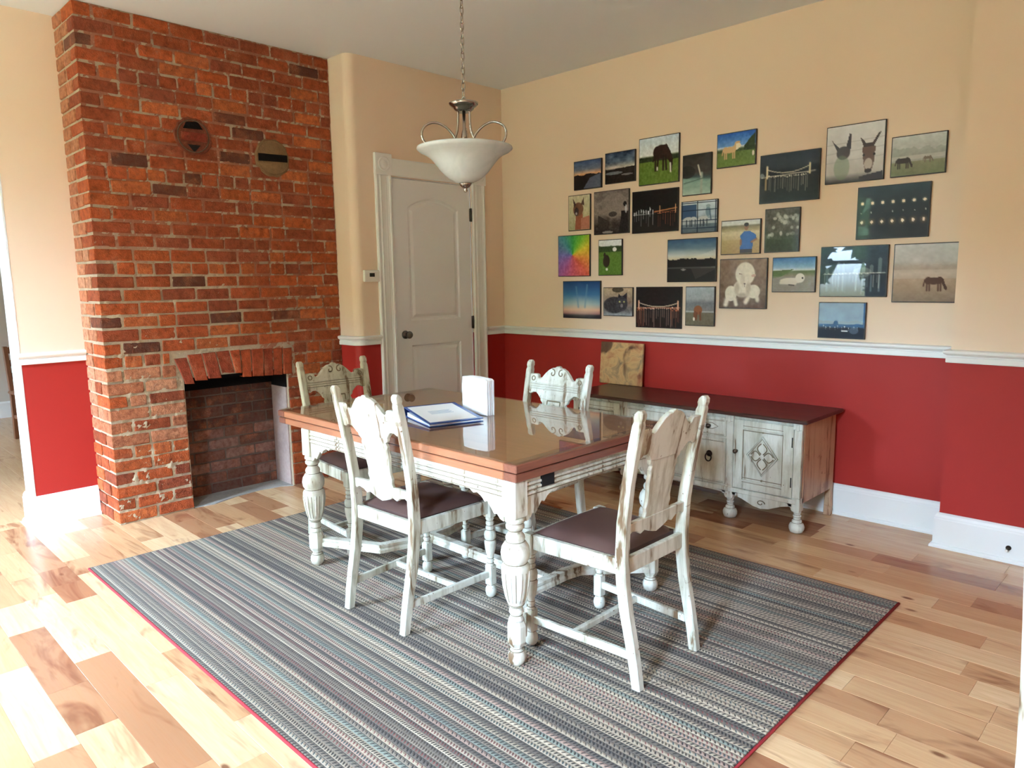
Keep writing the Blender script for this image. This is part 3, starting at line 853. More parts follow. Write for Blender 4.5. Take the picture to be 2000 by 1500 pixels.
MB().prism([(-2.02, 2.205), (-1.815, 2.212), (-1.815, 2.258), (-2.02, 2.252)], CX + 0.001, CX + 0.0105, axis='x', bev=0.002).build('dark_slot', M_SOOT, p2)
# ------------------------------------------------------------------ door with fluted casing
D0, D1, DZ = -1.122, -0.368, 2.152
dr = empty('door_1', (0, (D0 + D1)/2, 0)); struct(dr, 'white two-panel arched door with round knob')
yc = (D0 + D1)/2
def dy(v): return v - yc
XF = -0.004          # face of the slab
P_L, P_R = -0.985, -0.492        # panel edges
def arch_top(l, r_, z0, rise, n=14):
    return [(l + (r_ - l)*i/n, z0 + rise*math.sin(PI*i/n)**0.8) for i in range(n + 1)]
slab = MB()
for (a0, a1, z0, z1) in ((D0, P_L, 0.008, DZ), (P_R, D1, 0.008, DZ), (P_L, P_R, 0.008, 0.24), (P_L, P_R, 0.935, 1.12)):
    slab.box(XF - 0.035, XF, dy(a0), dy(a1), z0, z1)
at = arch_top(P_L, P_R, 1.955, 0.075)
slab.prism([(dy(P_L), DZ)] + [(dy(a), b) for a, b in at] + [(dy(P_R), DZ)], XF - 0.035, XF, axis='x')
slab.box(XF - 0.036, XF - 0.03, dy(P_L), dy(P_R), 0.1, 2.1)
slab.build('slab', M_DOOR, dr)
def panel(outline):
    rings = []
    for off, dep in ((0.0, 0.0), (0.012, -0.011), (0.026, -0.012), (0.046, -0.004), (0.05, -0.0035)):
        rings.append([(XF + dep, dy(a), b) for a, b in (inset(outline, off) if off else outline)])
    n = len(outline); mb = MB(); vs_ = [p for r_ in rings for p in r_]; fs_ = []
    for i in range(len(rings) - 1):
        for k_ in range(n):
            j = (k_ + 1) % n
            fs_.append((i*n+k_, i*n+j, (i+1)*n+j, (i+1)*n+k_))
    fs_.append(tuple((len(rings)-1)*n + k_ for k_ in range(n)))
    mb.add(vs_, fs_).build('panel', M_DOOR, dr)
panel([(P_L, 0.24), (P_R, 0.24), (P_R, 0.935), (P_L, 0.935)])
panel([(P_L, 1.12), (P_R, 1.12)] + [(a, b) for a, b in reversed(arch_top(P_L, P_R, 1.955, 0.075))])
kn = MB().lathe([(0.031, 0), (0.031, 0.006), (0.022, 0.010), (0.011, 0.014), (0.011, 0.030), (0.020, 0.036), (0.027, 0.046), (0.028, 0.056), (0.022, 0.066), (0.006, 0.070)], 20, (XF, dy(-1.045), 1.02), 'x').build('knob', M_PEWTER, dr)
for z in (1.93, 1.08, 0.25):
    MB().box(XF - 0.01, XF + 0.010, dy(D1) - 0.004, dy(D1) + 0.010, z - 0.05, z + 0.05).lathe([(0.006, -0.052), (0.006, 0.052)], 8, (XF + 0.012, dy(D1) + 0.004, z)).build('hinge', M_PEWTER, dr)
MB().box(-0.06, XF - 0.0, dy(DOOR[0]) - 0.0, dy(D0) - 0.002, 0, DOOR[3]).box(-0.06, XF, dy(D1) + 0.002, dy(DOOR[1]), 0, DOOR[3]).box(-0.06, XF, dy(DOOR[0]), dy(DOOR[1]), DZ + 0.003, DOOR[3]).build('jamb', M_DOOR, dr)
# casing: two fluted legs, a plain head, two rosette blocks
tc = empty('trim_door', (0, yc, 0)); struct(tc, 'white fluted door casing with rosette corner blocks')
def flute(w):
    pts = [(0, 0), (0, 0.014), (0.008, 0.020), (0.018, 0.020), (0.022, 0.014)]
    n = 2; span = w - 0.044
    for i in range(n):
        a = 0.022 + span * i / n; b = 0.022 + span * (i + 1) / n; m = (a + b)/2
        pts += [(a + 0.006, 0.010), (m - 0.008, 0.010), (m, 0.017) if i == 0 else (m, 0.011), (m + 0.008, 0.010)]
    pts += [(w - 0.022, 0.014), (w - 0.018, 0.020), (w - 0.008, 0.020), (w, 0.014), (w, 0)]
    return pts
CW = 0.138
for (a0, nm) in ((CAS0, 'casing_leg'), (CAS1 - CW, 'casing_leg')):
    pr = flute(CW)
    MB().prism([(dy(a0) + u, d) for u, d in pr], 0.0, 2.165, fn=lambda u, w, d: (w, u, d)).build(nm, M_WHITE, tc)
    ob = MB().box(0, 0.026, dy(a0) - 0.004, dy(a0) + CW + 0.004, 2.165, 2.312).build('corner_block', M_WHITE, tc, bevel=0.003)
    MB().lathe([(0.050, 0), (0.050, 0.006), (0.044, 0.010), (0.038, 0.004), (0.030, 0.003), (0.024, 0.008), (0.014, 0.012), (0.001, 0.013)], 24, (0.026, dy(a0) + CW/2, 2.238), 'x').build('rosette', M_WHITE, ob)
MB().prism([(2.165, 0), (2.165, 0.016), (2.175, 0.020), (2.275, 0.020), (2.285, 0.016), (2.285, 0)], dy(CAS0 + CW + .004), dy(CAS1 - CW - .004), fn=lambda z, x, d: (x, d, z)).build('casing_head', M_WHITE, tc)

# ---- thermostat
th = empty('thermostat', (0.0, -1.338, 1.456)); tag(th, 'small white wall thermostat with a dark display beside the door', 'thermostat')
MB().box(0.0, 0.026, -0.063, 0.063, -0.041, 0.041).build('housing', M_PLASTIC, th, bevel=0.006, bseg=2)
MB().box(0.0255, 0.0275, -0.022, 0.020, -0.006, 0.020).build('display', M_SCREEN, th)
# ------------------------------------------------------------------ the photo prints
class Art:
    """a small painted picture as a grid of colours (sRGB 0..255)"""
    def __init__(s, w, h, seed=1, res=76):
        s.nx = res if w >= h else int(res * w / h); s.ny = res if h > w else int(res * h / w)
        s.U, s.V = np.meshgrid(np.linspace(0, 1, s.nx), np.linspace(0, 1, s.ny))
        s.I = np.zeros((s.ny, s.nx, 3)); s.r = np.random.RandomState(seed); s.asp = w / h
    def grad(s, stops, ang=0.0):
        t_ = s.V + ang * (s.U - .5)
        ps = [q[0] for q in stops]
        for k_ in range(3): s.I[..., k_] = np.interp(t_, ps, [q[1][k_] for q in stops])
        return s
    def noise(s, fx, fy, oct_=3):
        out = np.zeros_like(s.U); amp = 1; tot = 0
        for o in range(oct_):
            gx, gy = int(fx * 2**o) + 2, int(fy * 2**o) + 2
            g = s.r.rand(gy + 1, gx + 1)
            X, Y = s.U * (gx - 1), s.V * (gy - 1); xi, yi = X.astype(int), Y.astype(int); a, b = X - xi, Y - yi
            a = a*a*(3-2*a); b = b*b*(3-2*b)
            out += amp * ((g[yi, xi]*(1-a) + g[yi, xi+1]*a)*(1-b) + (g[yi+1, xi]*(1-a) + g[yi+1, xi+1]*a)*b); tot += amp; amp *= .55
        return out / tot
    def over(s, m, c, a=1.0):
        m = np.clip(m * a, 0, 1)[..., None]; s.I = s.I * (1 - m) + np.array(c, float) * m; return s
    def tex(s, amt, fx=18, fy=18, mask=None, o=3):
        n = (s.noise(fx, fy, o) - .5) * 2 * amt
        s.I += n[..., None] * (1 if mask is None else mask[..., None]); return s
    def band(s, v0, v1, c, a=1.0): return s.over(((s.V >= v0) & (s.V <= v1)).astype(float), c, a)
    def ell(s, x, y, rx, ry, c, a=1.0, rot=0.0, soft=.12):
        dx, dy_ = (s.U - x) * s.asp, s.V - y
        X = dx*math.cos(rot) + dy_*math.sin(rot); Y = -dx*math.sin(rot) + dy_*math.cos(rot)
        d = np.sqrt((X/(rx*s.asp))**2 + (Y/ry)**2)
        return s.over(np.clip((1 - d)/soft + .5, 0, 1), c, a)
    def poly(s, pts, c, a=1.0):
        m = np.zeros_like(s.U, bool); n = len(pts); j = n - 1
        for i in range(n):
            xi, yi = pts[i]; xj, yj = pts[j]
            if yi != yj:
                m ^= ((yi > s.V) != (yj > s.V)) & (s.U < (xj - xi)*(s.V - yi)/(yj - yi) + xi)
            j = i
        return s.over(m.astype(float), c, a)
    def line(s, x0, y0, x1, y1, w, c, a=1.0):
        px, py = (s.U - x0)*s.asp, s.V - y0; ex, ey = (x1 - x0)*s.asp, y1 - y0
        t_ = np.clip((px*ex + py*ey)/(ex*ex + ey*ey + 1e-9), 0, 1)
        d = np.hypot(px - t_*ex, py - t_*ey)
        return s.over(np.clip(1.5 - d/w, 0, 1), c, a)
    def hills(s, v, amp, c, f=5, a=1.0):
        n = s.noise(f, 1, 3)[0]; return s.over((s.V > v + (n[None, :] - .5)*amp).astype(float), c, a)
    def horse(s, x, y, sc, c, flip=1, graze=True, leg=None):
        q = lambda a, b: (x + flip*a*sc/s.asp, y + b*sc)
        s.ell(*q(0, 0), .30*sc/s.asp, .155*sc, c); s.ell(*q(.22, -.02), .13*sc/s.asp, .16*sc, c); s.ell(*q(-.22, -.01), .14*sc/s.asp, .16*sc, c)
        for lx in (-.27, -.17, .17, .27): s.line(*q(lx, .05), *q(lx + .01, .42), .032*sc, leg or c)
        if graze:
            s.poly([q(.2, -.14), q(.36, -.1), q(.47, .2), q(.40, .28), q(.30, .08)], c); s.ell(*q(.46, .29), .06*sc/s.asp, .11*sc, c, rot=-.3*flip)
        else:
            s.poly([q(.2, -.1), q(.30, -.36), q(.42, -.34), q(.36, 0)], c); s.ell(*q(.44, -.33), .12*sc/s.asp, .06*sc, c)
        s.line(*q(-.35, -.05), *q(-.40, .22), .03*sc, c); return s
    def lights(s, y, n, c, refl=.18, hgt=.02, jit=.01, x0=.05, x1=.95):
        for i in range(n):
            x = x0 + (x1 - x0)*(i + s.r.rand()*.6)/n; yy_ = y + s.r.randn()*jit; k_ = .5 + .5*s.r.rand()
            s.ell(x, yy_, .012, hgt, c, k_); s.line(x, yy_ + .04, x, yy_ + .04 + refl*(.5 + s.r.rand()), .008, c, .5*k_)
        return s

def p_sunset(A):
    A.grad([(0, (60, 84, 128)), (.3, (110, 120, 140)), (.48, (236, 178, 130)), (.56, (120, 90, 80)), (1, (60, 66, 80))]); A.tex(22, 5, 9)
    A.hills(.50, .16, (26, 22, 24)); A.poly([(.35, 1), (.6, .62), (1, .5), (1, 1)], (92, 102, 124), .9); A.tex(12); A.poly([(0, .62), (.55, .62), (.3, 1), (0, 1)], (22, 20, 22))
def p_clouds(A):
    A.grad([(0, (44, 62, 90)), (.3, (90, 108, 130)), (.5, (200, 190, 180)), (.6, (60, 54, 50)), (1, (40, 42, 46))]); A.tex(60, 4, 7); A.hills(.52, .1, (34, 28, 26)); A.ell(.3, .68, .3, .05, (150, 160, 170), .7); A.ell(.75, .76, .2, .03, (170, 175, 180), .6); A.tex(14)
def p_blackhorse(A):
    A.grad([(0, (214, 228, 244)), (.38, (232, 238, 244)), (.42, (60, 72, 40)), (.5, (70, 84, 44)), (.56, (120, 146, 56)), (1, (80, 112, 40))]); A.tex(16, 12, 12)
    A.hills(.42, .06, (44, 54, 34), 9, .9); A.band(.52, 1, (112, 140, 54), .8); A.tex(22, 22, 18); A.ell(.56, .33, .17, .15, (46, 30, 25)); A.ell(.46, .34, .10, .14, (46, 30, 25)); A.poly([(.58, .20), (.70, .17), (.80, .34), (.86, .52), (.80, .60), (.70, .46), (.60, .44)], (52, 34, 28)); A.poly([(.78, .50), (.87, .50), (.84, .78), (.78, .76)], (44, 28, 24)); A.poly([(.40, .38), (.34, .52), (.37, .54), (.44, .44)], (36, 24, 22)); [A.line(x, .42, x2, .72, .022, (40, 26, 22)) for x, x2 in ((.42, .42), (.49, .47), (.62, .62), (.68, .70))]; A.line(.80, .60, .81, .78, .018, (235, 230, 225)); A.line(.47, .66, .47, .71, .018, (226, 222, 216)); A.tex(8, 20, 20)
def p_postlake(A):
    A.grad([(0, (40, 36, 34)), (.45, (62, 58, 56)), (.55, (60, 80, 84)), (.62, (128, 160, 152)), (1, (176, 200, 190))], -.1); A.tex(16, 4, 10)
    A.ell(.15, .42, .3, .16, (24, 22, 24), .8); A.line(.68, .48, .67, .98, .035, (160, 170, 160)); A.line(.55, .27, .64, .52, .022, (210, 205, 196)); A.line(.05, .7, .95, .58, .012, (70, 96, 90), .8); A.tex(12, 6, 20)
def p_palomino(A):
    A.grad([(0, (38, 96, 190)), (.38, (110, 160, 220)), (.42, (224, 232, 240)), (.5, (70, 90, 50)), (1, (104, 128, 54))]); A.tex(16, 6, 8); A.poly([(.72, .42), (.86, .22), (1, .06), (1, .6), (.7, .55)], (46, 66, 36)); A.band(.56, 1, (108, 132, 58), .7); A.tex(20, 20, 14)
    A.horse(.33, .50, .62, (214, 176, 128), 1, False); A.ell(.585, .40, .045, .07, (238, 222, 190)); A.poly([(.50, .34), (.58, .32), (.56, .50), (.50, .52)], (240, 228, 200)); A.ell(.95, .68, .03, .08, (225, 215, 195))
def p_alpaca(A):
    A.grad([(0, (206, 196, 164)), (1, (176, 170, 130))]); A.tex(22, 12, 12); A.poly([(.36, .5), (.66, .5), (.74, 1), (.30, 1)], (156, 88, 62)); A.poly([(.6, .66), (1, .6), (1, 1), (.6, 1)], (186, 122, 98)); A.ell(.46, .40, .24, .20, (120, 78, 58)); A.poly([(.20, .06), (.36, .26), (.26, .34)], (70, 46, 40)); A.poly([(.72, .06), (.74, .30), (.58, .26)], (80, 52, 44)); A.ell(.38, .47, .10, .12, (60, 44, 44)); A.ell(.37, .52, .04, .04, (190, 180, 180)); A.tex(14, 24, 24)
def p_shaggy(A):
    A.grad([(0, (120, 110, 106)), (.5, (134, 122, 118)), (.8, (60, 52, 50)), (1, (44, 40, 40))]); A.tex(34, 9, 14); A.ell(.60, .35, .35, .3, (140, 128, 122), .7); A.poly([(.8, .48), (1, .5), (1, 1), (.72, 1), (.78, .7)], (34, 28, 30)); A.ell(.90, .33, .05, .06, (24, 20, 22)); A.ell(.55, .55, .12, .06, (66, 58, 58)); A.poly([(.12, .55), (.45, .72), (.42, 1), (.1, 1)], (48, 42, 42), .8); A.tex(18, 40, 40); A.ell(.4, .97, .16, .03, (200, 196, 190), .7); A.ell(.93, .45, .03, .1, (220, 226, 230), .7)
def p_skyline(A):
    A.grad([(0, (22, 20, 22)), (.5, (16, 15, 18)), (1, (30, 28, 30))]); A.tex(6); A.line(.02, .56, .55, .57, .006, (190, 190, 190), .7); A.lights(.5, 9, (235, 240, 245), .26, .05, .03, .02, .5); A.line(.5, .52, .98, .46, .012, (226, 150, 96), .9); A.line(.6, .56, .98, .52, .008, (200, 120, 80), .7); A.line(.62, .38, .62, .56, .01, (230, 170, 120)); A.line(.96, .38, .96, .56, .012, (236, 180, 130)); A.lights(.56, 8, (190, 110, 80), .2, .01, .01, .58, .98)
def p_goats(A):
    A.grad([(0, (220, 232, 242)), (.45, (176, 192, 208)), (.6, (120, 136, 150)), (1, (90, 104, 118))]); A.tex(18, 8, 8); A.poly([(0, .1), (.44, .1), (.44, .52), (0, .56)], (58, 88, 126)); A.band(.56, .74, (226, 232, 236), .6)
    for x, w_ in ((.2, .15), (.35, .10), (.60, .12), (.68, .08)):
        A.ell(x, .58, w_, .09, (196, 200, 204)); A.line(x - .05, .6, x - .05, .8, .02, (60, 70, 84)); A.line(x + .05, .6, x + .05, .8, .02, (70, 80, 92))
    A.ell(.76, .34, .07, .16, (120, 146, 168)); A.ell(.76, .17, .06, .05, (150, 168, 184)); A.line(.80, .3, .84, .6, .022, (90, 112, 136))
    for y in (.04, .28, .62, .86): A.line(0, y, 1, y + .01, .012, (28, 46, 74))
    for x in (.02, .46, .97): A.line(x, 0, x, 1, .016, (26, 42, 68))
def p_rainbow(A):
    a = np.arctan2(A.V - .48, A.U - .46); hues = [(-3.15, (120, 110, 190)), (-2.2, (70, 140, 150)), (-1.5, (60, 150, 70)), (-.9, (130, 190, 60)), (-.4, (220, 200, 60)), (.2, (230, 150, 70)), (.8, (220, 100, 80)), (1.6, (206, 96, 120)), (2.3, (170, 100, 170)), (3.15, (120, 110, 190))]
    for k_ in range(3): A.I[..., k_] = np.interp(a, [q[0] for q in hues], [q[1][k_] for q in hues])
    A.tex(26, 20, 20)
def p_turkey(A):
    A.grad([(0, (236, 238, 240)), (.16, (226, 228, 230)), (.2, (60, 78, 48)), (.36, (84, 110, 56)), (.42, (110, 146, 60)), (1, (84, 120, 46))]); A.tex(14, 14, 14); A.hills(.17, .06, (54, 72, 44), 8, .6); A.band(.34, 1, (104, 140, 58), .75); A.ell(.7, .27, .09, .06, (236, 236, 230)); A.tex(18, 20, 24); A.ell(.34, .60, .15, .18, (48, 40, 34)); A.ell(.26, .42, .05, .07, (56, 46, 40)); A.ell(.36, .84, .05, .04, (230, 226, 214))
def p_lake(A):
    A.grad([(0, (56, 92, 130)), (.2, (100, 128, 150)), (.38, (214, 218, 214)), (.47, (226, 214, 190)), (.5, (30, 28, 28)), (.64, (34, 32, 32)), (.7, (90, 92, 92)), (1, (48, 48, 50))]); A.tex(16, 4, 12); A.poly([(0, .1), (0, .46), (.4, .46), (.65, .4), (1, .26), (1, .36), (.6, .47), (0, .47)], (236, 232, 222), .4); A.hills(.47, .08, (26, 25, 26), 9, 1); A.band(.66, .7, (110, 112, 110), .6); A.poly([(.5, .7), (1, .66), (1, .72), (.6, .95)], (130, 124, 112), .35); A.ell(.34, .72, .05, .02, (220, 220, 216)); A.band(.7, 1, (58, 58, 60), .4)
def p_man(A):
    A.grad([(0, (224, 228, 230)), (.12, (228, 230, 226)), (.16, (130, 126, 104)), (.28, (180, 166, 130)), (.36, (222, 210, 178)), (.62, (200, 180, 134)), (1, (176, 150, 104))]); A.tex(16, 16, 22); A.band(.58, 1, (184, 156, 110), .4); A.poly([(.50, .46), (.60, .33), (.75, .33), (.90, .44), (.93, .58), (.84, .64), (.82, .88), (.50, .88), (.52, .62)], (54, 112, 190)); A.tex(8, 20, 20); A.band(.88, 1, (150, 130, 96), .0); A.poly([(.50, .88), (.82, .88), (.82, 1), (.50, 1)], (40, 40, 50)); A.ell(.655, .20, .055, .105, (150, 108, 84)); A.ell(.655, .13, .06, .06, (40, 34, 32)); A.line(.92, .58, .80, .66, .03, (150, 108, 84)); A.line(.52, .6, .52, .72, .03, (150, 108, 84))
def p_dusk(A):
    A.grad([(0, (34, 70, 120)), (.35, (66, 118, 166)), (.62, (150, 178, 190)), (.78, (226, 176, 150)), (.88, (170, 120, 120)), (.93, (50, 48, 58)), (1, (36, 36, 44))]); A.ell(.5, .72, .4, .25, (236, 226, 200), .35, soft=.8); A.tex(8, 4, 3); A.line(.66, .1, .6, .7, .03, (110, 150, 180), .5); A.line(.36, .15, .42, .7, .03, (100, 144, 180), .5)
def p_cat(A):
    A.grad([(0, (196, 170, 140)), (.5, (150, 130, 116)), (.8, (110, 108, 110)), (1, (160, 166, 172))]); A.tex(20, 8, 8); A.ell(.5, .06, .2, .1, (80, 70, 58)); A.ell(.38, .62, .38, .30, (62, 60, 64)); A.ell(.64, .56, .20, .28, (70, 68, 74)); A.poly([(.50, .38), (.53, .2), (.62, .32)], (50, 48, 54)); A.poly([(.66, .30), (.82, .16), (.82, .42)], (54, 50, 56)); A.ell(.57, .50, .03, .035, (180, 180, 120)); A.ell(.72, .50, .03, .035, (180, 180, 120)); A.ell(.64, .64, .05, .06, (130, 124, 126)); A.tex(20, 22, 22)
def p_bridge(A):
    A.grad([(0, (30, 26, 28)), (.5, (34, 28, 30)), (1, (40, 30, 30))]); A.tex(6)
    n = 18
    for i in range(n):
        x0, x1 = .06 + .88*i/n, .06 + .88*(i + 1)/n; f = lambda x: .38 + .10*(1 - ((x - .5)/.44)**2)
        A.line(x0, f(x0), x1, f(x1), .010, (236, 206, 180), .9)
    A.line(.02, .52, .98, .50, .012, (220, 140, 110), .8); A.line(.06, .34, .06, .54, .02, (236, 180, 150)); A.line(.94, .34, .94, .54, .02, (236, 180, 150)); A.lights(.52, 20, (240, 200, 180), .30, .02, .012); A.lights(.55, 6, (220, 120, 80), .34, .03, .02, .78, .98); A.lights(.55, 5, (220, 120, 80), .34, .03, .02, .02, .2)
def p_foghorse(A):
    A.grad([(0, (176, 186, 194)), (.3, (170, 174, 178)), (.42, (126, 128, 130)), (.58, (150, 146, 142)), (.68, (140, 130, 104)), (1, (104, 92, 66))]); A.tex(12, 8, 8); A.hills(.40, .06, (120, 122, 126), 8, .6); A.band(.62, .66, (190, 188, 186), .7); A.band(.68, 1, (112, 100, 74), .6); A.tex(12, 20, 20); A.ell(.44, .60, .15, .12, (146, 92, 62)); A.ell(.34, .72, .06, .10, (130, 80, 54)); A.line(.40, .68, .38, .85, .025, (120, 72, 50)); A.line(.52, .66, .53, .85, .025, (120, 72, 50)); A.ell(.30, .84, .035, .05, (226, 214, 200))
def p_lamb(A):
    A.grad([(0, (140, 112, 90)), (.6, (122, 98, 80)), (1, (92, 74, 62))]); A.tex(24, 14, 10); A.ell(.55, .30, .21, .24, (240, 232, 218)); A.ell(.50, .60, .20, .18, (236, 226, 212)); A.ell(.25, .70, .13, .16, (238, 230, 216)); A.ell(.74, .66, .14, .14, (236, 228, 214)); A.line(.20, .70, .14, .93, .05, (236, 226, 210)); A.line(.32, .76, .37, .93, .04, (232, 222, 206)); A.line(.66, .72, .58, .88, .045, (236, 226, 212)); A.line(.80, .70, .83, .84, .04, (232, 222, 208)); A.poly([(.42, .42), (.62, .42), (.56, .62), (.48, .62)], (244, 236, 224)); A.ell(.50, .42, .05, .12, (206, 192, 176), .6, soft=.6); A.ell(.38, .60, .05, .12, (176, 158, 140), .6, soft=.7); A.ell(.63, .60, .05, .12, (176, 158, 140), .6, soft=.7); A.ell(.45, .30, .035, .012, (140, 114, 100), rot=.2); A.ell(.735, .335, .05, .025, (214, 178, 164), rot=-.2); A.ell(.545, .50, .022, .016, (100, 76, 70)); A.line(.545, .51, .545, .56, .008, (130, 104, 94)); A.ell(.5, .75, .1, .06, (150, 132, 116), .6, soft=.7); A.tex(16, 20, 20)
def p_bigbridge(A):
    A.grad([(0, (34, 44, 58)), (.4, (30, 36, 44)), (.55, (36, 42, 46)), (1, (34, 48, 50))]); A.tex(7)
    n = 16
    for i in range(n):
        x0, x1 = .12 + .72*i/n, .12 + .72*(i + 1)/n; f = lambda x: .30 + .10*(1 - ((x - .48)/.36)**2)
        A.line(x0, f(x0), x1, f(x1), .009, (214, 204, 180), .9)
    A.line(.02, .46, .94, .42, .010, (220, 210, 190), .8); A.line(.12, .24, .12, .48, .02, (240, 226, 190)); A.line(.85, .26, .85, .46, .018, (230, 216, 180)); A.lights(.47, 18, (226, 220, 200), .2, .02, .012, .15, .85); A.line(.10, .5, .10, .72, .02, (210, 180, 130), .7); A.ell(.03, .42, .04, .05, (180, 190, 190), .6)
def p_donkeys(A):
    A.grad([(0, (226, 226, 228)), (.5, (214, 212, 212)), (.85, (196, 190, 186)), (1, (60, 58, 60))]); A.tex(10, 10, 10)
    for y in (.3, .46, .62): A.line(0, y + .02, 1, y - .03, .008, (176, 174, 176), .6)
    A.poly([(.08, .22), (.20, .36), (.28, .42), (.34, .40), (.40, .14), (.44, .16), (.44, .34), (.42, .46), (.20, .46), (.14, .34)], (62, 60, 68)); A.ell(.30, .48, .12, .12, (76, 72, 76)); A.ell(.28, .74, .14, .22, (120, 140, 112), .5)  # last ellipse paints the green window reflection into the print
    A.poly([(.58, .22), (.64, .38), (.66, .44), (.82, .44), (.86, .36), (.95, .18), (.90, .20), (.80, .36), (.70, .36), (.62, .26)], (64, 52, 52)); A.poly([(.63, .42), (.86, .42), (.84, .70), (.80, .86), (.70, .86), (.66, .70)], (104, 82, 76)); A.ell(.745, .72, .07, .10, (190, 178, 170)); A.ell(.745, .84, .06, .04, (50, 44, 46)); A.ell(.66, .56, .02, .025, (30, 26, 28)); A.ell(.84, .56, .02, .025, (30, 26, 28)); A.poly([(.6, .93), (1, .86), (1, 1), (.58, 1)], (66, 64, 70))
def p_mist2(A):
    A.grad([(0, (206, 208, 206)), (.35, (186, 188, 184)), (.52, (170, 170, 160)), (.62, (200, 196, 188)), (.7, (140, 142, 110)), (1, (96, 106, 70))]); A.tex(12, 10, 10); A.hills(.32, .2, (150, 152, 146), 9, .5); A.band(.5, .6, (206, 204, 198), .6); A.band(.66, 1, (120, 126, 88), .5); A.tex(10, 16, 16); A.horse(.22, .62, .46, (62, 56, 54)); A.horse(.68, .60, .26, (120, 106, 94))
def p_moons(A):
    A.grad([(0, (52, 70, 78)), (.5, (44, 54, 58)), (1, (38, 44, 48))]); A.tex(9, 4, 4)
    for i in range(7):
        x = .07 + .145*i; A.ell(x, .31, .035, .05, (150, 150, 130), .35, soft=.8); A.ell(x, .31, .022, .034, (250, 236, 214)); A.ell(x - .012 + .0035*i*2, .49, .014, .022, (214, 214, 206), .9); A.ell(x - .004 + .0035*i*2, .485, .015, .022, (44, 54, 58)); A.ell(x, .68, .045, .06, (150, 120, 90), .5, soft=.9); A.ell(x, .68, .020, .030, (255, 240, 220))
def p_flowers(A):
    A.grad([(0, (92, 92, 82)), (.5, (84, 86, 74)), (.75, (60, 76, 54)), (1, (52, 64, 46))]); A.tex(26, 10, 12)
    for i in range(46):
        x, y = A.r.rand(), .05 + .6*A.r.rand()
        if x + y*.4 > .35: A.ell(x, y, .035 + .03*A.r.rand(), .03 + .025*A.r.rand(), (206, 206, 196), .35 + .5*A.r.rand(), soft=.5)
    A.tex(14, 26, 26); A.band(.72, 1, (58, 72, 50), .4)
def p_dog(A):
    A.grad([(0, (60, 116, 180)), (.28, (150, 190, 220)), (.36, (210, 220, 226)), (.4, (96, 116, 74)), (.5, (130, 132, 104)), (.6, (158, 150, 140)), (1, (128, 122, 114))]); A.tex(16, 8, 8); A.poly([(0, .38), (.5, .34), (.2, .56), (0, .6)], (86, 110, 62)); A.band(.55, 1, (150, 144, 136), .5); A.tex(10, 24, 24); A.ell(.45, .68, .27, .09, (226, 218, 206)); A.ell(.66, .60, .11, .14, (232, 226, 216)); A.ell(.72, .60, .02, .03, (40, 36, 36)); A.line(.2, .74, .55, .76, .04, (222, 214, 202)); A.line(.40, .80, .52, .82, .018, (70, 66, 62))
def p_city(A):
    A.grad([(0, (40, 62, 78)), (.5, (40, 56, 68)), (.55, (30, 42, 54)), (1, (30, 48, 64))]); A.tex(8)
    for x, w_, t_ in ((.10, .03, .42), (.2, .02, .46), (.28, .02, .30), (.36, .02, .32), (.55, .03, .36), (.66, .025, .30), (.78, .025, .36), (.90, .03, .22)):
        A.poly([(x - w_, .54), (x - w_, t_ + .04), (x, t_), (x + w_, t_ + .04), (x + w_, .54)], (140, 160, 164), .55); A.line(x, .58, x, .9, .014, (170, 196, 204), .45)
    A.ell(.64, .52, .14, .10, (190, 200, 196), .4); A.line(.05, .55, .98, .53, .010, (220, 226, 220), .7); A.lights(.54, 16, (230, 236, 230), .25, .014, .01)
def p_brownmist(A):
    A.grad([(0, (206, 204, 202)), (.3, (196, 190, 184)), (.42, (176, 158, 140)), (.5, (206, 190, 176)), (.62, (176, 146, 116)), (.8, (150, 122, 92)), (1, (104, 84, 64))]); A.tex(12, 8, 10); A.hills(.36, .1, (180, 162, 146), 10, .4); A.band(.45, .6, (206, 188, 172), .4); A.tex(10, 14, 18); A.horse(.64, .64, .40, (84, 54, 40))
def p_bluepano(A):
    A.grad([(0, (40, 96, 150)), (.5, (52, 110, 162)), (.66, (70, 120, 160)), (.7, (30, 42, 60)), (1, (18, 26, 42))]); A.tex(14, 5, 4); A.hills(.52, .1, (60, 98, 136), 5, .7); A.hills(.70, .06, (26, 36, 52), 8); A.lights(.70, 10, (230, 236, 240), .02, .02, .02, .08, .9); A.line(.52, .80, .64, .80, .016, (236, 240, 244)); A.ell(.78, .78, .10, .10, (120, 140, 160), .5)

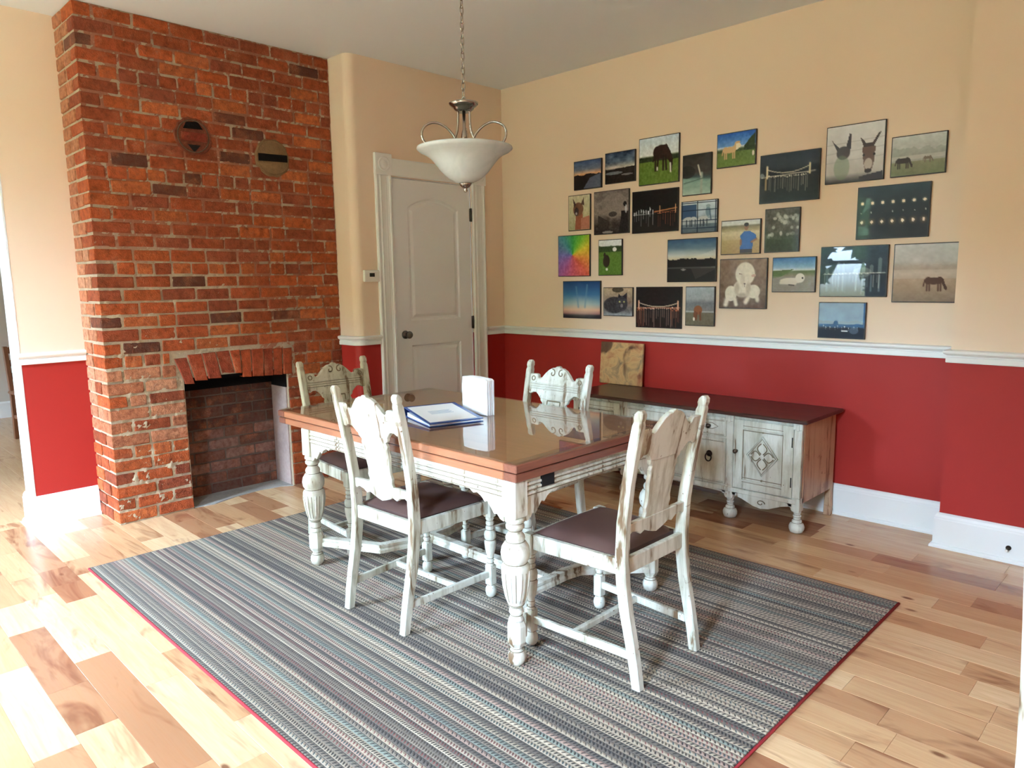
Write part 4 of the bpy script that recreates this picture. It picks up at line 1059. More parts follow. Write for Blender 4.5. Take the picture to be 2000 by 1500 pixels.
PRINTS = [
 (0.777,1.038,2.071,2.280, p_sunset, 'small sunset over dark lake photo print, top left of the wall group'),
 (1.069,1.332,2.087,2.303, p_clouds, 'stormy cloud sky photo print beside the grazing black horse'),
 (1.362,1.682,2.046,2.361, p_blackhorse, 'square photo print of a black horse grazing on green grass'),
 (1.709,1.922,1.946,2.207, p_postlake, 'upright photo print of a wooden post in pale green water'),
 (1.956,2.220,2.095,2.305, p_palomino, 'photo print of a cream horse under a deep blue sky'),
 (0.722,0.935,1.775,2.037, p_alpaca, 'upright photo print of a brown alpaca head'),
 (0.968,1.283,1.733,2.042, p_shaggy, 'square grey photo print of a shaggy animal close up'),
 (1.308,1.681,1.724,2.011, p_skyline, 'black night photo print of a lit skyline and orange bridge'),
 (1.704,1.972,1.701,1.910, p_goats, 'blue-grey photo print of goats behind pen rails'),
 (0.617,0.931,1.433,1.744, p_rainbow, 'square rainbow coloured abstract print at the far left'),
 (1.011,1.225,1.435,1.695, p_turkey, 'small upright photo print of a dark turkey on green lawn'),
 (1.602,1.972,1.382,1.668, p_lake, 'wide photo print of a dark treeline across a calm lake'),
 (2.000,2.267,1.552,1.766, p_man, 'photo print of a person in a blue shirt standing in a dry field'),
 (0.665,1.032,1.115,1.398, p_dusk, 'wide blue dusk sky print with orange horizon, lower left'),
 (1.057,1.322,1.140,1.349, p_cat, 'small photo print of a grey cat lying down'),
 (1.348,1.720,1.065,1.351, p_bridge, 'black photo print of a lit bridge with orange reflections, bottom row'),
 (1.750,1.968,1.090,1.352, p_foghorse, 'upright photo print of a brown horse grazing in fog'),
 (1.998,2.319,1.210,1.525, p_lamb, 'square brown photo print of a white lamb facing forward'),
 (2.250,2.615,1.851,2.138, p_bigbridge, 'wide dark photo print of a suspension bridge strung with lights, top row'),
 (2.645,2.961,1.927,2.243, p_donkeys, 'square pale photo print of two donkeys with tall ears'),
 (2.993,3.260,1.929,2.140, p_mist2, 'photo print of two horses in a misty meadow, top right'),
 (2.831,3.199,1.607,1.893, p_moons, 'wide dark photo print with rows of glowing eclipse phases'),
 (2.293,2.510,1.555,1.817, p_flowers, 'upright dark green photo print of white blossoms'),
 (2.351,2.617,1.314,1.524, p_dog, 'small photo print of a white dog lying on sand under blue sky'),
 (2.642,3.010,1.288,1.575, p_city, 'wide blue-black night print of city towers reflected in water'),
 (3.037,3.357,1.260,1.574, p_brownmist, 'square beige photo print of a lone brown horse in mist, far right'),
 (2.643,2.909,1.047,1.257, p_bluepano, 'small deep blue panorama print hanging lowest on the right'),
]
S2L = np.array([lin((i, i, i))[0] for i in range(256)])
for pi_, (x0, x1, z0, z1, fn, lab) in enumerate(PRINTS):
    w, h = x1 - x0, z1 - z0
    A = Art(w, h, 11 + pi_); fn(A)
    img = np.clip(A.I, 0, 255)
    root = empty('photo_print', ((x0 + x1)/2, 0.0, (z0 + z1)/2)); tag(root, lab, 'picture', 'photo prints on the peach wall')
    MB().box(-w/2, w/2, -0.014, -0.0005, -h/2, h/2).build('edge_frame', M_FRAME, root, bevel=0.0015)
    m = 0.005; ny, nx = A.ny, A.nx
    X, Z = np.meshgrid(np.linspace(-w/2 + m, w/2 - m, nx), np.linspace(h/2 - m, -h/2 + m, ny))
    co = np.stack([X.ravel(), np.full(nx*ny, -0.0148), Z.ravel()], 1)
    idx = np.arange(nx*ny).reshape(ny, nx)
    fc = np.stack([idx[:-1, :-1], idx[1:, :-1], idx[1:, 1:], idx[:-1, 1:]], -1).reshape(-1, 4)
    me = bpy.data.meshes.new('print'); me.from_pydata(co.tolist(), [], fc.tolist())
    ca = me.color_attributes.new('print_colour', 'FLOAT_COLOR', 'POINT')
    rgba = np.ones((nx*ny, 4), np.float32); rgba[:, :3] = S2L[img.reshape(-1, 3).astype(int)]
    ca.data.foreach_set('color', rgba.ravel())
    me.materials.append(M_PRINT); me.update()
    po = bpy.data.objects.new('print', me); col.objects.link(po); po.parent = root
# ------------------------------------------------------------------ rug
RX0, RX1, RY0, RY1 = 0.398, 3.462, -3.368, -1.072
RT = 0.012
rc = ((RX0 + RX1)/2, (RY0 + RY1)/2)
rug = empty('striped_rug', (rc[0], rc[1], 0.0)); tag(rug, 'large woven rug in thin grey, cream and teal stripes under the table', 'rug')
hw, hd = (RX1 - RX0)/2, (RY1 - RY0)/2
MB().box(-hw + .004, hw - .004, -hd + .004, hd - .004, 0.0005, RT).build('woven_field', M_RUG, rug, bevel=0.004, bseg=2)
bn = MB()
bn.tube([(-hw, -hd, .0062), (hw, -hd, .0062), (hw, hd, .0062)], 0.0057, 8)
bn.build('binding', M_BIND, rug)['label'] = 'red bound edge'
MB().tube([(hw, hd, .0062), (-hw, hd, .0062), (-hw, -hd, .0062)], 0.0045, 8).build('woven_edge', M_EDGE, rug)

# ------------------------------------------------------------------ dining chair
ST_Z = [0.0, 0.08, 0.16, 0.26, 0.36, 0.45, 0.58, 0.72, 0.86, 0.925, 0.938, 0.950, 0.965, 0.975]
ST_Y = [-0.252, -0.240, -0.225, -0.204, -0.190, -0.185, -0.192, -0.212, -0.240, -0.254, -0.257, -0.259, -0.262, -0.264]
ST_D = [0.017, 0.0185, 0.020, 0.021, 0.0215, 0.0215, 0.0205, 0.0195, 0.0185, 0.018, 0.0145, 0.0175, 0.0155, 0.0075]
def sy(z): return float(np.interp(z, ST_Z, ST_Y))
def sx(z): return float(np.interp(z, [0, 0.45, 0.975], [0.186, 0.190, 0.200]))
def back(u, w, d): return (u, sy(w) + d, w)       # a point on the leaning back: u across, w height, d towards the sitter

def smooth_closed(pts, n=4):
    """Catmull-Rom through an outline"""
    out = []; N = len(pts)
    for i in range(N):
        p0, p1, p2, p3 = [Vector(pts[(i + k_) % N]) for k_ in (-1, 0, 1, 2)]
        for j in range(n):
            t_ = j / n
            out.append(tuple(0.5*((2*p1) + (p2 - p0)*t_ + (2*p0 - 5*p1 + 4*p2 - p3)*t_*t_ + (3*p1 - p0 - 3*p2 + p3)*t_**3)))
    return out

LEG_F = [(0.014, 0.004), (0.022, 0.012), (0.0255, 0.028), (0.024, 0.044), (0.017, 0.056), (0.015, 0.062)]
LEG_U = [(0.020, 0.150), (0.014, 0.156), (0.013, 0.166), (0.018, 0.172), (0.013, 0.180), (0.0135, 0.190), (0.019, 0.206), (0.0235, 0.226), (0.026, 0.252), (0.0265, 0.262),
         (0.021, 0.266), (0.0205, 0.270), (0.0255, 0.276), (0.027, 0.290), (0.0245, 0.304), (0.016, 0.312), (0.0195, 0.320), (0.0195, 0.326), (0.014, 0.332), (0.0185, 0.340), (0.0185, 0.348), (0.013, 0.354), (0.019, 0.362), (0.019, 0.372)]
def make_chair(label):
    R_ = empty('dining_chair'); tag(R_, label, 'chair', 'carved white dining chairs')
    for s in (-1, 1):
        rings = []
        for z, y, d in zip(ST_Z, ST_Y, ST_D):
            x = s * sx(z); hx = 0.0165 if z < 0.93 else (0.0145 if z < 0.945 else 0.0160)
            if z > 0.97: hx = 0.013
            c = 0.004
            rings.append([(x - hx + c, y - d, z), (x + hx - c, y - d, z), (x + hx, y - d + c, z), (x + hx, y + d - c, z), (x + hx - c, y + d, z), (x - hx + c, y + d, z), (x - hx, y + d - c, z), (x - hx, y - d + c, z)])
        MB().bar(rings).build('back_leg', M_DIST, R_)
        lg = MB().lathe(LEG_F, 18, (s*0.213, 0.222, 0)).lathe(LEG_U, 18, (s*0.213, 0.222, 0))
        fl_ = lg.build('front_leg', M_DIST, R_)
        for r_, z in ((0.0145, .160), (0.0142, .182), (0.0222, .268), (0.0170, .313), (0.0150, .333), (0.0140, .355), (0.0160, .059)):
            MB().tube([(s*0.213 + r_*math.cos(t_), 0.222 + r_*math.sin(t_), z) for t_ in [2*PI*k_/14 for k_ in range(14)]], 0.0016, 4, closed=True).build('glaze_ring', M_GROOVE, fl_)
        MB().box(s*0.213 - .021, s*0.213 + .021, 0.201, 0.243, 0.372, 0.452).build('leg_block', M_DIST, R_, bevel=0.004)
        MB().box(s*0.213 - .019, s*0.213 + .019, 0.203, 0.241, 0.060, 0.152).build('leg_block', M_DIST, R_, bevel=0.004)
        # side rail and side stretcher
        def beam(y0, y1, xa, xb, z0, z1, t_):
            return MB().bar([[(xa - t_, y0, z0), (xa + t_, y0, z0), (xa + t_, y0, z1), (xa - t_, y0, z1)], [(xb - t_, y1, z0), (xb + t_, y1, z0), (xb + t_, y1, z1), (xb - t_, y1, z1)]])
        beam(-0.170, 0.203, s*0.190, s*0.213, 0.392, 0.450, 0.011).build('seat_rail', M_DIST, R_, bevel=0.003)
        beam(-0.215, 0.206, s*0.187, s*0.213, 0.096, 0.126, 0.009).build('stretcher', M_DIST, R_, bevel=0.003)
    MB().box(-0.192, 0.192, 0.211, 0.233, 0.392, 0.450).build('seat_rail', M_DIST, R_, bevel=0.003)
    MB().box(-0.175, 0.175, -0.198, -0.176, 0.392, 0.450).build('seat_rail', M_DIST, R_, bevel=0.003)
    MB().box(-0.196, 0.196, 0.014, 0.034, 0.100, 0.124).build('stretcher', M_DIST, R_, bevel=0.003)
    # crest with its arch, notches and the scalloped lower edge
    top = [(-0.186, .906), (-0.140, .907), (-0.128, .902), (-0.125, .890), (-0.112, .886), (-0.100, .892), (-0.082, .912), (-0.060, .932), (-0.036, .944), (-0.018, .946), (-0.012, .952), (0, .955)]
    low = [(0.186, .806), (0.165, .803), (0.150, .812), (0.128, .812), (0.112, .800), (0.098, .786), (0.070, .780)]
    ol = top + [(-x, z) for x, z in reversed(top[:-1])] + low + [(-x, z) for x, z in reversed(low)]
    cr = MB().prism(ol, -0.011, 0.011, fn=back, bev=0.003).build('crest_rail', M_DIST, R_)
    for w_ in (0.836, 0.848, 0.860):
        MB().bar([[back(x, w_ - .0035, .010), back(x, w_ - .0015, .0145), back(x, w_ + .0015, .0145), back(x, w_ + .0035, .010)] for x in (-0.176, 0.176)]).build('bead', M_DIST, cr)
        MB().bar([[back(x, w_ - .0055, .0108), back(x, w_ - .0055, .0114), back(x, w_ - .0040, .0114), back(x, w_ - .0040, .0108)] for x in (-0.176, 0.176)]).build('glazed_groove', M_GROOVE, cr)
    for s in (-1, 1):
        sp = [back(s*(0.030 + 0.004*0 + (0.024 - 0.0032*a)*math.cos(a*0.9 + 1.4)*0.9), 0.918 + (0.024 - 0.0032*a)*math.sin(a*0.9 + 1.4)*0.9, 0.0115) for a in [i*0.45 for i in range(15)]]
        MB().tube(sp, 0.0034, 6).build('carved_scroll', M_GROOVE, cr)
        se = [back(s*0.156 + 0.011*math.cos(a), 0.884 + 0.011*math.sin(a), 0.0115) for a in [2*PI*i/14 for i in range(14)]]
        MB().tube(se, 0.003, 6, closed=True).build('carved_eye', M_GROOVE, cr)
    # splat
    side = [(0.084, .800), (0.096, .786), (0.092, .770), (0.079, .760), (0.086, .745), (0.079, .730), (0.082, .700), (0.075, .660), (0.072, .625), (0.079, .605), (0.073, .588), (0.079, .572), (0.092, .556)]
    sp = smooth_closed(side + [(-x, z) for x, z in reversed(side)], 2)
    spl = MB().prism(sp, -0.008, 0.008, fn=back, bev=0.0025).build('splat', M_DIST, R_)
    for x in (-0.042, -0.014, 0.014, 0.042):
        MB().tube([back(x, .585 + .105*i/6, .008) for i in range(7)], 0.0052, 6).build('reed', M_DIST, spl)
    fr = MB()
    for (a0, b0, a1, b1) in ((-.044, .703, .044, .703), (.044, .703, .044, .776), (.044, .776, -.044, .776), (-.044, .776, -.044, .703)):
        fr.tube([back(a0, b0, .009), back(a1, b1, .009)], 0.0036, 6)
    fr.build('carved_frame', M_GROOVE, spl)
    fr2 = MB()
    fr2.tube([back(-.026, .716, .009), back(-.026, .748, .009), back(-.004, .758, .009), back(-.004, .735, .009)], 0.0042, 6).tube([back(.022, .716, .009), back(.022, .764, .009)], 0.0042, 6)
    fr2.build('carved_ornament', M_DIST, spl)
    # lower cross rail with a scalloped edge
    lowp = [(-0.190, .572), (0.190, .572), (0.190, .540), (0.170, .528), (0.150, .538), (0.120, .532), (0.098, .518), (0.075, .526), (0.050, .516), (0.025, .508), (0, .502)]
    lowp = lowp + [(-x, z) for x, z in reversed(lowp[2:-1])]
    MB().prism(lowp, -0.010, 0.010, fn=back, bev=0.003).build('cross_rail', M_DIST, R_)
    # padded seat
    n = 14; vs_ = []; fs_ = []
    for j in range(n + 1):
        for i in range(n + 1):
            u, v = i/n*2 - 1, j/n*2 - 1
            hwid = 0.178 + (0.205 - 0.178)*(v + 1)/2
            y = -0.160 + 0.368*(v + 1)/2 + 0.010*(1 - u*u)*(1 if v > .9 else 0)
            z = 0.4525 + 0.030*(max(0.0, (1 - abs(u)**5))*max(0.0, (1 - abs(v)**5)))**0.55
            vs_.append((u*hwid, y, z))
    for j in range(n):
        for i in range(n):
            o = j*(n+1) + i; fs_.append((o, o+1, o+n+2, o+n+1))
    bcount = len(vs_)
    mb = MB().add(vs_, fs_, True)
    mb.box(-0.176, 0.176, -0.158, 0.204, 0.430, 0.4525)
    mb.build('seat_pad', M_VINYL, R_)
    return R_
chair = make_chair('carved white dining chair at the near side of the table, its back toward the camera')
chair.location = (1.925, -2.458, RT); chair.rotation_euler = (0, 0, math.radians(2.5))
def put_chair(x, y, deg, label, z=RT):
    c = copy_tree(chair); c.location = (x, y, z); c.rotation_euler = (0, 0, math.radians(deg)); c['label'] = label
    return c
put_chair(2.775, -2.205, 90, 'carved white dining chair nearest the camera at the right end of the table')
put_chair(1.045, -2.165, -92, 'carved white dining chair at the left end of the table before the fireplace')
put_chair(1.925, -1.780, 180, 'carved white dining chair on the far side of the table by the sideboard')
put_chair(4.335, -2.455, 0, 'carved white chair post cut off at the right edge of the photo', 0.0)

# ------------------------------------------------------------------ dining table
TX0, TX1, TY0, TY1, TZ = 0.968, 2.656, -2.596, -1.612, 0.775
tb = empty('dining_table', ((TX0 + TX1)/2, (TY0 + TY1)/2, RT)); tag(tb, 'draw-leaf dining table with cherry top and distressed white carved legs', 'table')
tcx, tcy = (TX0 + TX1)/2, (TY0 + TY1)/2
def L(x, y, z): return (x - tcx, y - tcy, z - RT)
def tbox(x0, x1, y0, y1, z0, z1, name, mat, bev=0.003, par=None):
    return MB().box(x0 - tcx, x1 - tcx, y0 - tcy, y1 - tcy, z0 - RT, z1 - RT).build(name, mat, par or tb, bevel=bev)
EB = 0.062
tbox(TX0 + EB, TX1 - EB, TY0, TY1, TZ - 0.030, TZ, 'top_board', M_TOPWOOD)
tbox(TX0, TX0 + EB, TY0, TY1, TZ - 0.030, TZ, 'end_board', M_ENDWOOD); tbox(TX1 - EB, TX1, TY0, TY1, TZ - 0.030, TZ, 'end_board', M_ENDWOOD)
mid = tcx + 0.03
for (a, b) in ((TX0 + 0.004, mid - 0.001), (mid + 0.001, TX1 - 0.004)):
    lf = tbox(a + EB, b - EB, TY0 + 0.002, TY1 - 0.002, TZ - 0.064, TZ - 0.034, 'draw_leaf', M_TOPWOOD)
    tbox(a, a + EB, TY0 + 0.002, TY1 - 0.002, TZ - 0.064, TZ - 0.034, 'leaf_end', M_ENDWOOD, par=lf); tbox(b - EB, b, TY0 + 0.002, TY1 - 0.002, TZ - 0.064, TZ - 0.034, 'leaf_end', M_ENDWOOD, par=lf)
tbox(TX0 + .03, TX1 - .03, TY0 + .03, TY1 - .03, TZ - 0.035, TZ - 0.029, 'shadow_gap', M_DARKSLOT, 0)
AZ = TZ - 0.065
LGX = (1.212, 2.608); LGY = (-2.556, -1.690)
TL_TOP = [(0.030, 0.562), (0.036, 0.556), (0.036, 0.546), (0.027, 0.540), (0.034, 0.533), (0.034, 0.522), (0.025, 0.515), (0.024, 0.506), (0.034, 0.494), (0.036, 0.484), (0.033, 0.474),
          (0.040, 0.468), (0.050, 0.452), (0.054, 0.430), (0.051, 0.408), (0.042, 0.394), (0.041, 0.390), (0.050, 0.384), (0.053, 0.374), (0.052, 0.350), (0.048, 0.310), (0.041, 0.270), (0.033, 0.242), (0.029, 0.236), (0.0295, 0.230),
          (0.022, 0.226), (0.026, 0.214), (0.027, 0.204), (0.021, 0.194), (0.024, 0.188), (0.0265, 0.180), (0.030, 0.172)]
TL_FOOT = [(0.024, 0.072), (0.020, 0.064), (0.026, 0.056), (0.033, 0.040), (0.034, 0.026), (0.029, 0.010), (0.020, 0.0)]
for lx in LGX:
    for ly in LGY:
        c = (lx - tcx, ly - tcy, 0)
        lg = MB().lathe(list(reversed(TL_TOP)), 24, c).lathe(list(reversed(TL_FOOT)), 20, c).build('leg', M_DIST2, tb)
        MB().box(c[0] - .034, c[0] + .034, c[1] - .034, c[1] + .034, 0.562, AZ - RT).build('leg_post', M_DIST2, lg, bevel=0.004)
        blk = [(r_*math.cos(a), r_*math.sin(a)) for a, r_ in [(PI/8 + PI/4*i, 0.036) for i in range(8)]]
        MB().bar([[(c[0] + x*k_, c[1] + y*k_, z) for x, y in blk] for z, k_ in ((0.072, 0.72), (0.092, 1.0), (0.152, 1.0), (0.172, 0.8))]).build('leg_block', M_DIST2, lg)
        for r_, z in ((0.0278, .5395), (0.0255, .5125), (0.0340, .472), (0.0418, .391), (0.0295, .233), (0.0230, .225), (0.0218, .193), (0.0210, .066), (0.0290, .057)):
            MB().tube([(c[0] + r_*math.cos(t_), c[1] + r_*math.sin(t_), z) for t_ in [2*PI*k_/18 for k_ in range(18)]], 0.0019, 4, closed=True).build('glaze_ring', M_GROOVE, lg)
        for i in range(8):   # dark lines between the lobes
            a = PI/4*i
            MB().tube([(c[0] + r_*math.cos(a), c[1] + r_*math.sin(a), z) for r_, z in ((0.0520, 0.362), (0.0506, 0.340), (0.0480, 0.310), (0.0412, 0.272), (0.0350, 0.250))], 0.0018, 4).build('carved_line', M_GROOVE, lg)
        for i in range(8):   # lobes carved on the cup
            a = PI/4*i + PI/8
            MB().tube([(c[0] + r_*math.cos(a), c[1] + r_*math.sin(a), z) for r_, z in ((0.0515, 0.366), (0.0505, 0.345), (0.047, 0.310), (0.040, 0.272), (0.034, 0.248))], [0.003, 0.0055, 0.005, 0.004, 0.002], 6).build('carved_lobe', M_DIST2, lg)
# apron with scalloped brackets
def apron_profile(a, b):
    br = [(0.0, .552), (0.02, .558), (0.035, .574), (0.05, .570), (0.066, .590), (0.085, .612), (0.098, .604), (0.115, .622), (0.14, .634), (0.16, .628), (0.18, .640)]
    pts = [(a, AZ), (a, .56)] + [(a + u, z) for u, z in br] + [(b - u, z) for u, z in reversed(br)] + [(b, .56), (b, AZ)]
    return pts
for ly, sgn in ((LGY[0], -1), (LGY[1], 1)):
    pf = [(u - tcx, z - RT) for u, z in apron_profile(LGX[0] + .034, LGX[1] - .034)]
    yy0 = ly - tcy + sgn*0.004; ap = MB().prism(pf, yy0, yy0 + sgn*0.020, axis='y').build('apron', M_DIST2, tb, bevel=0.002)
    for zz in (.690, .672, .654):
        MB().box(LGX[0] + .036 - tcx, LGX[1] - .036 - tcx, min(yy0 + sgn*.019, yy0 + sgn*.026), max(yy0 + sgn*.019, yy0 + sgn*.026), zz - .006 - RT, zz + .004 - RT).build('apron_moulding', M_DIST2, ap, bevel=0.002)
        MB().box(LGX[0] + .036 - tcx, LGX[1] - .036 - tcx, min(yy0 + sgn*.019, yy0 + sgn*.0215), max(yy0 + sgn*.019, yy0 + sgn*.0215), zz - .010 - RT, zz - .0065 - RT).build('glazed_groove', M_GROOVE, ap)
for lx, sgn in ((LGX[0], -1), (LGX[1], 1)):
    pf = [(u - tcy, z - RT) for u, z in apron_profile(LGY[0] + .034, LGY[1] - .034)]
    xx0 = lx - tcx + sgn*0.004; ap = MB().prism(pf, xx0, xx0 + sgn*0.020, axis='x').build('apron', M_DIST2, tb, bevel=0.002)
    for zz in (.690, .672, .654):
        MB().box(min(xx0 + sgn*.019, xx0 + sgn*.026), max(xx0 + sgn*.019, xx0 + sgn*.026), LGY[0] + .036 - tcy, LGY[1] - .036 - tcy, zz - .006 - RT, zz + .004 - RT).build('apron_moulding', M_DIST2, ap, bevel=0.002)
        MB().box(min(xx0 + sgn*.019, xx0 + sgn*.0215), max(xx0 + sgn*.019, xx0 + sgn*.0215), LGY[0] + .036 - tcy, LGY[1] - .036 - tcy, zz - .010 - RT, zz - .0065 - RT).build('glazed_groove', M_GROOVE, ap)
    for yv in (LGY[0] + 0.145, LGY[1] - 0.145):
        MB().box(min(xx0 + sgn*.01, xx0 + sgn*.0275), max(xx0 + sgn*.01, xx0 + sgn*.0275), yv - .034 - tcy, yv + .034 - tcy, .664 - RT, .712 - RT).build('runner_slot', M_DARKSLOT, ap)
# low stretchers: a bracket at each end, joined by a long beam
def rail_path(pts, name):
    rings = []
    prof = [(-.024, .098), (.024, .098), (.024, .112), (.017, .120), (.020, .128), (.020, .138), (-.020, .138), (-.020, .128), (-.017, .120), (-.024, .112)]
    n = len(pts)
    for i in range(n):
        p = Vector(pts[i][:2]); a = (p - Vector(pts[i-1][:2])).normalized() if i else None; b = (Vector(pts[i+1][:2]) - p).normalized() if i < n - 1 else None
        a = a or b; b = b or a
        na, nb = Vector((-a.y, a.x)), Vector((-b.y, b.x)); m = (na + nb).normalized(); k_ = 1/max(.4, m.dot(na))
        rings.append([L(p.x + m.x*k_*o, p.y + m.y*k_*o, z + RT) for o, z in prof])
    return MB().bar(rings).build(name, M_DIST2, tb)
ym = (LGY[0] + LGY[1])/2
rail_path([(LGX[0], LGY[0] + .02), (1.525, LGY[0] + .165), (1.575, ym - .10), (1.575, ym + .10), (1.525, LGY[1] - .165), (LGX[0], LGY[1] - .02)], 'end_stretcher')
rail_path([(LGX[1], LGY[0] + .02), (2.40, LGY[0] + .25), (2.385, ym - .10), (2.385, ym + .10), (2.40, LGY[1] - .25), (LGX[1], LGY[1] - .02)], 'end_stretcher')
rail_path([(1.595, ym), (2.365, ym)], 'centre_stretcher')
# glass sheet
gl = MB().box(TX0 + .006, TX1 - .006, TY0 + .006, TY1 - .006, TZ + .0005, TZ + .0065).build('glass_sheet', M_GLASS, bevel=0.0015)
tag(gl, 'clear glass sheet covering the whole cherry tabletop', 'glass')
GZ = TZ + 0.0065

# ---- ring binder
bd = empty('ring_binder', (1.822, -2.222, GZ + .0004), math.radians(-17)); tag(bd, 'blue ring binder lying on the glass with a white cover sheet', 'binder')
bw, bdp = 0.315, 0.262
def bz(x): return 0.040 + (0.013 - 0.040)*(x + bw/2)/bw      # the upper cover slopes down from the spine
MB().box(-bw/2, bw/2, -bdp/2, bdp/2, 0, 0.003).build('cover', M_BLUE, bd, bevel=0.001)
MB().box(-bw/2 - .003, -bw/2, -bdp/2, bdp/2, 0, 0.044).build('spine', M_NAVY, bd, bevel=0.001)
def slope_box(x0, x1, y0, y1, dz0, dz1):
    return MB().add([(x0, y0, bz(x0) + dz0), (x1, y0, bz(x1) + dz0), (x1, y1, bz(x1) + dz0), (x0, y1, bz(x0) + dz0), (x0, y0, bz(x0) + dz1), (x1, y0, bz(x1) + dz1), (x1, y1, bz(x1) + dz1), (x0, y1, bz(x0) + dz1)],
                    [(0,3,2,1),(4,5,6,7),(0,1,5,4),(1,2,6,5),(2,3,7,6),(3,0,4,7)])
slope_box(-bw/2, bw/2, -bdp/2, bdp/2, 0, 0.003).build('cover', M_BLUE, bd)
sh = slope_box(-bw/2 + .014, bw/2 - .018, -bdp/2 + .012, bdp/2 - .022, 0.0031, 0.0037).build('cover_sheet', M_PAPER, bd)
for i in range(5):
    slope_box(-0.04 + .012*i, -0.034 + .012*i, -0.06, 0.05 - .01*(i % 2), 0.0038, 0.004).build('printed_line', M_INK, sh)
MB().add([(-0.13, -bdp/2 + .006, .0035), (bw/2 - .01, -bdp/2 + .006, .0035), (bw/2 - .01, bdp/2 - .01, .0035), (-0.13, bdp/2 - .01, .0035), (-0.13, -bdp/2 + .006, .022), (bw/2 - .01, -bdp/2 + .006, .0095), (bw/2 - .01, bdp/2 - .01, .0095), (-0.13, bdp/2 - .01, .022)],
         [(0,3,2,1),(4,5,6,7),(0,1,5,4),(1,2,6,5),(2,3,7,6),(3,0,4,7)]).build('page_block', M_PAPER, bd)
rg = MB()
for yv in (-0.085, 0.0, 0.085):
    rg.tube([(-0.125 + .014*math.cos(a), yv, 0.019 + .013*math.sin(a)) for a in [2*PI*i/14 for i in range(14)]], 0.0015, 6, closed=True)
rg.build('ring_set', M_NICKEL, bd)
# ---- white napkin block
nb = empty('napkin_block', (1.842, -2.018, GZ + .0004), math.radians(-4)); tag(nb, 'upright white block of paper napkins standing on the glass', 'napkins')
for i in range(4):
    y = -0.024 + 0.0122*i
    w = 0.094 + 0.001*(i % 2)
    ol = [(-w, 0.0), (w, 0.0), (w + .002, .05), (w, .10), (w + .001, .165), (w - .012, .172), (w - .05, .173), (0.0, .176), (-.06, .175), (-w + .004, .172), (-w - .002, .12), (-w + .001, .06)]
    MB().prism(ol, y, y + 0.0118, axis='y', bev=0.003).build('folded_napkin', M_NAPKIN, nb)

# ------------------------------------------------------------------ sideboard
SX0, SX1, SYF, SYB, SZT = 1.15, 2.826, -0.552, -0.036, 0.645
sb = empty('sideboard', ((SX0 + SX1)/2, (SYF + SYB)/2, 0)); tag(sb, 'low distressed white sideboard with dark top along the red wall', 'sideboard')
scx, scy = (SX0 + SX1)/2, (SYF + SYB)/2
def sbox(x0, x1, y0, y1, z0, z1, name, mat, par=None, bev=0.003):
    return MB().box(x0 - scx, x1 - scx, y0 - scy, y1 - scy, z0, z1).build(name, mat, par or sb, bevel=bev)
BX0, BX1, BYF = SX0 + 0.036, SX1 - 0.040, SYF + 0.040     # the body
sbox(SX0, SX1, SYF, SYB, SZT - 0.022, SZT, 'top', M_DARKTOP, bev=0.006)
body = sbox(BX0 + .012, BX1 - .012, BYF + .006, SYB - .006, 0.185, SZT - 0.022, 'body', M_DIST3, bev=0)
sbox(BX0, BX0 + .012, BYF + .03, SYB - .035, 0.165, SZT - 0.022, 'side_panel', M_SIDE); sbox(BX1 - .012, BX1, BYF + .03, SYB - .035, 0.165, SZT - 0.022, 'side_panel', M_SIDE)
sbox(BX0, BX1, BYF + .001, BYF + .012, SZT - 0.040, SZT - 0.022, 'top_rail', M_DIST3)
# posts, feet
posts = (BX0 + .022, 1.612, 2.364, BX1 - .022)
FOOT = [(0.020, 0.0), (0.034, 0.006), (0.041, 0.022), (0.042, 0.036), (0.036, 0.052), (0.024, 0.058), (0.027, 0.064), (0.026, 0.070), (0.019, 0.078), (0.018, 0.090), (0.022, 0.094), (0.022, 0.100), (0.018, 0.104), (0.018, 0.112), (0.022, 0.116), (0.022, 0.124)]
for pxv in posts:
    lg = MB().lathe(FOOT, 20, (pxv - scx, BYF + .024 - scy, 0)).build('front_foot', M_DIST3, sb)
    sbox(pxv - .022, pxv + .022, BYF - .006, BYF + .05, 0.124, 0.20, 'foot_block', M_DIST3, lg)
    for r_, z in ((0.0250, .0575), (0.0200, .077), (0.0190, .092), (0.0190, .1035), (0.0190, .1135)):
        MB().tube([(pxv - scx + r_*math.cos(t_), BYF + .024 - scy + r_*math.sin(t_), z) for t_ in [2*PI*k_/14 for k_ in range(14)]], 0.0016, 4, closed=True).build('glaze_ring', M_GROOVE, lg)
    for s in (-1, 1):
        if (pxv == posts[0] and s < 0) or (pxv == posts[-1] and s > 0): continue
        cb = [(pxv - scx + s*.020, .172), (pxv - scx + s*.062, .172), (pxv - scx + s*.056, .158), (pxv - scx + s*.046, .160), (pxv - scx + s*.040, .145), (pxv - scx + s*.030, .146), (pxv - scx + s*.026, .130), (pxv - scx + s*.020, .128)]
        MB().prism(cb, BYF - .004 - scy, BYF + .02 - scy, axis='y').build('bracket', M_DIST3, lg, bevel=0.002)
    sbox(pxv - .022, pxv + .022, BYF - .006, BYF + .02, 0.20, SZT - 0.024, 'front_post', M_DIST3)
    cap = sbox(pxv - .026, pxv + .026, BYF - .013, BYF + .012, SZT - 0.062, SZT - 0.024, 'post_cap', M_DIST3)
    sbox(pxv - .010, pxv + .010, BYF - .017, BYF - .012, SZT - 0.066, SZT - 0.030, 'cap_bead', M_DIST3, cap)
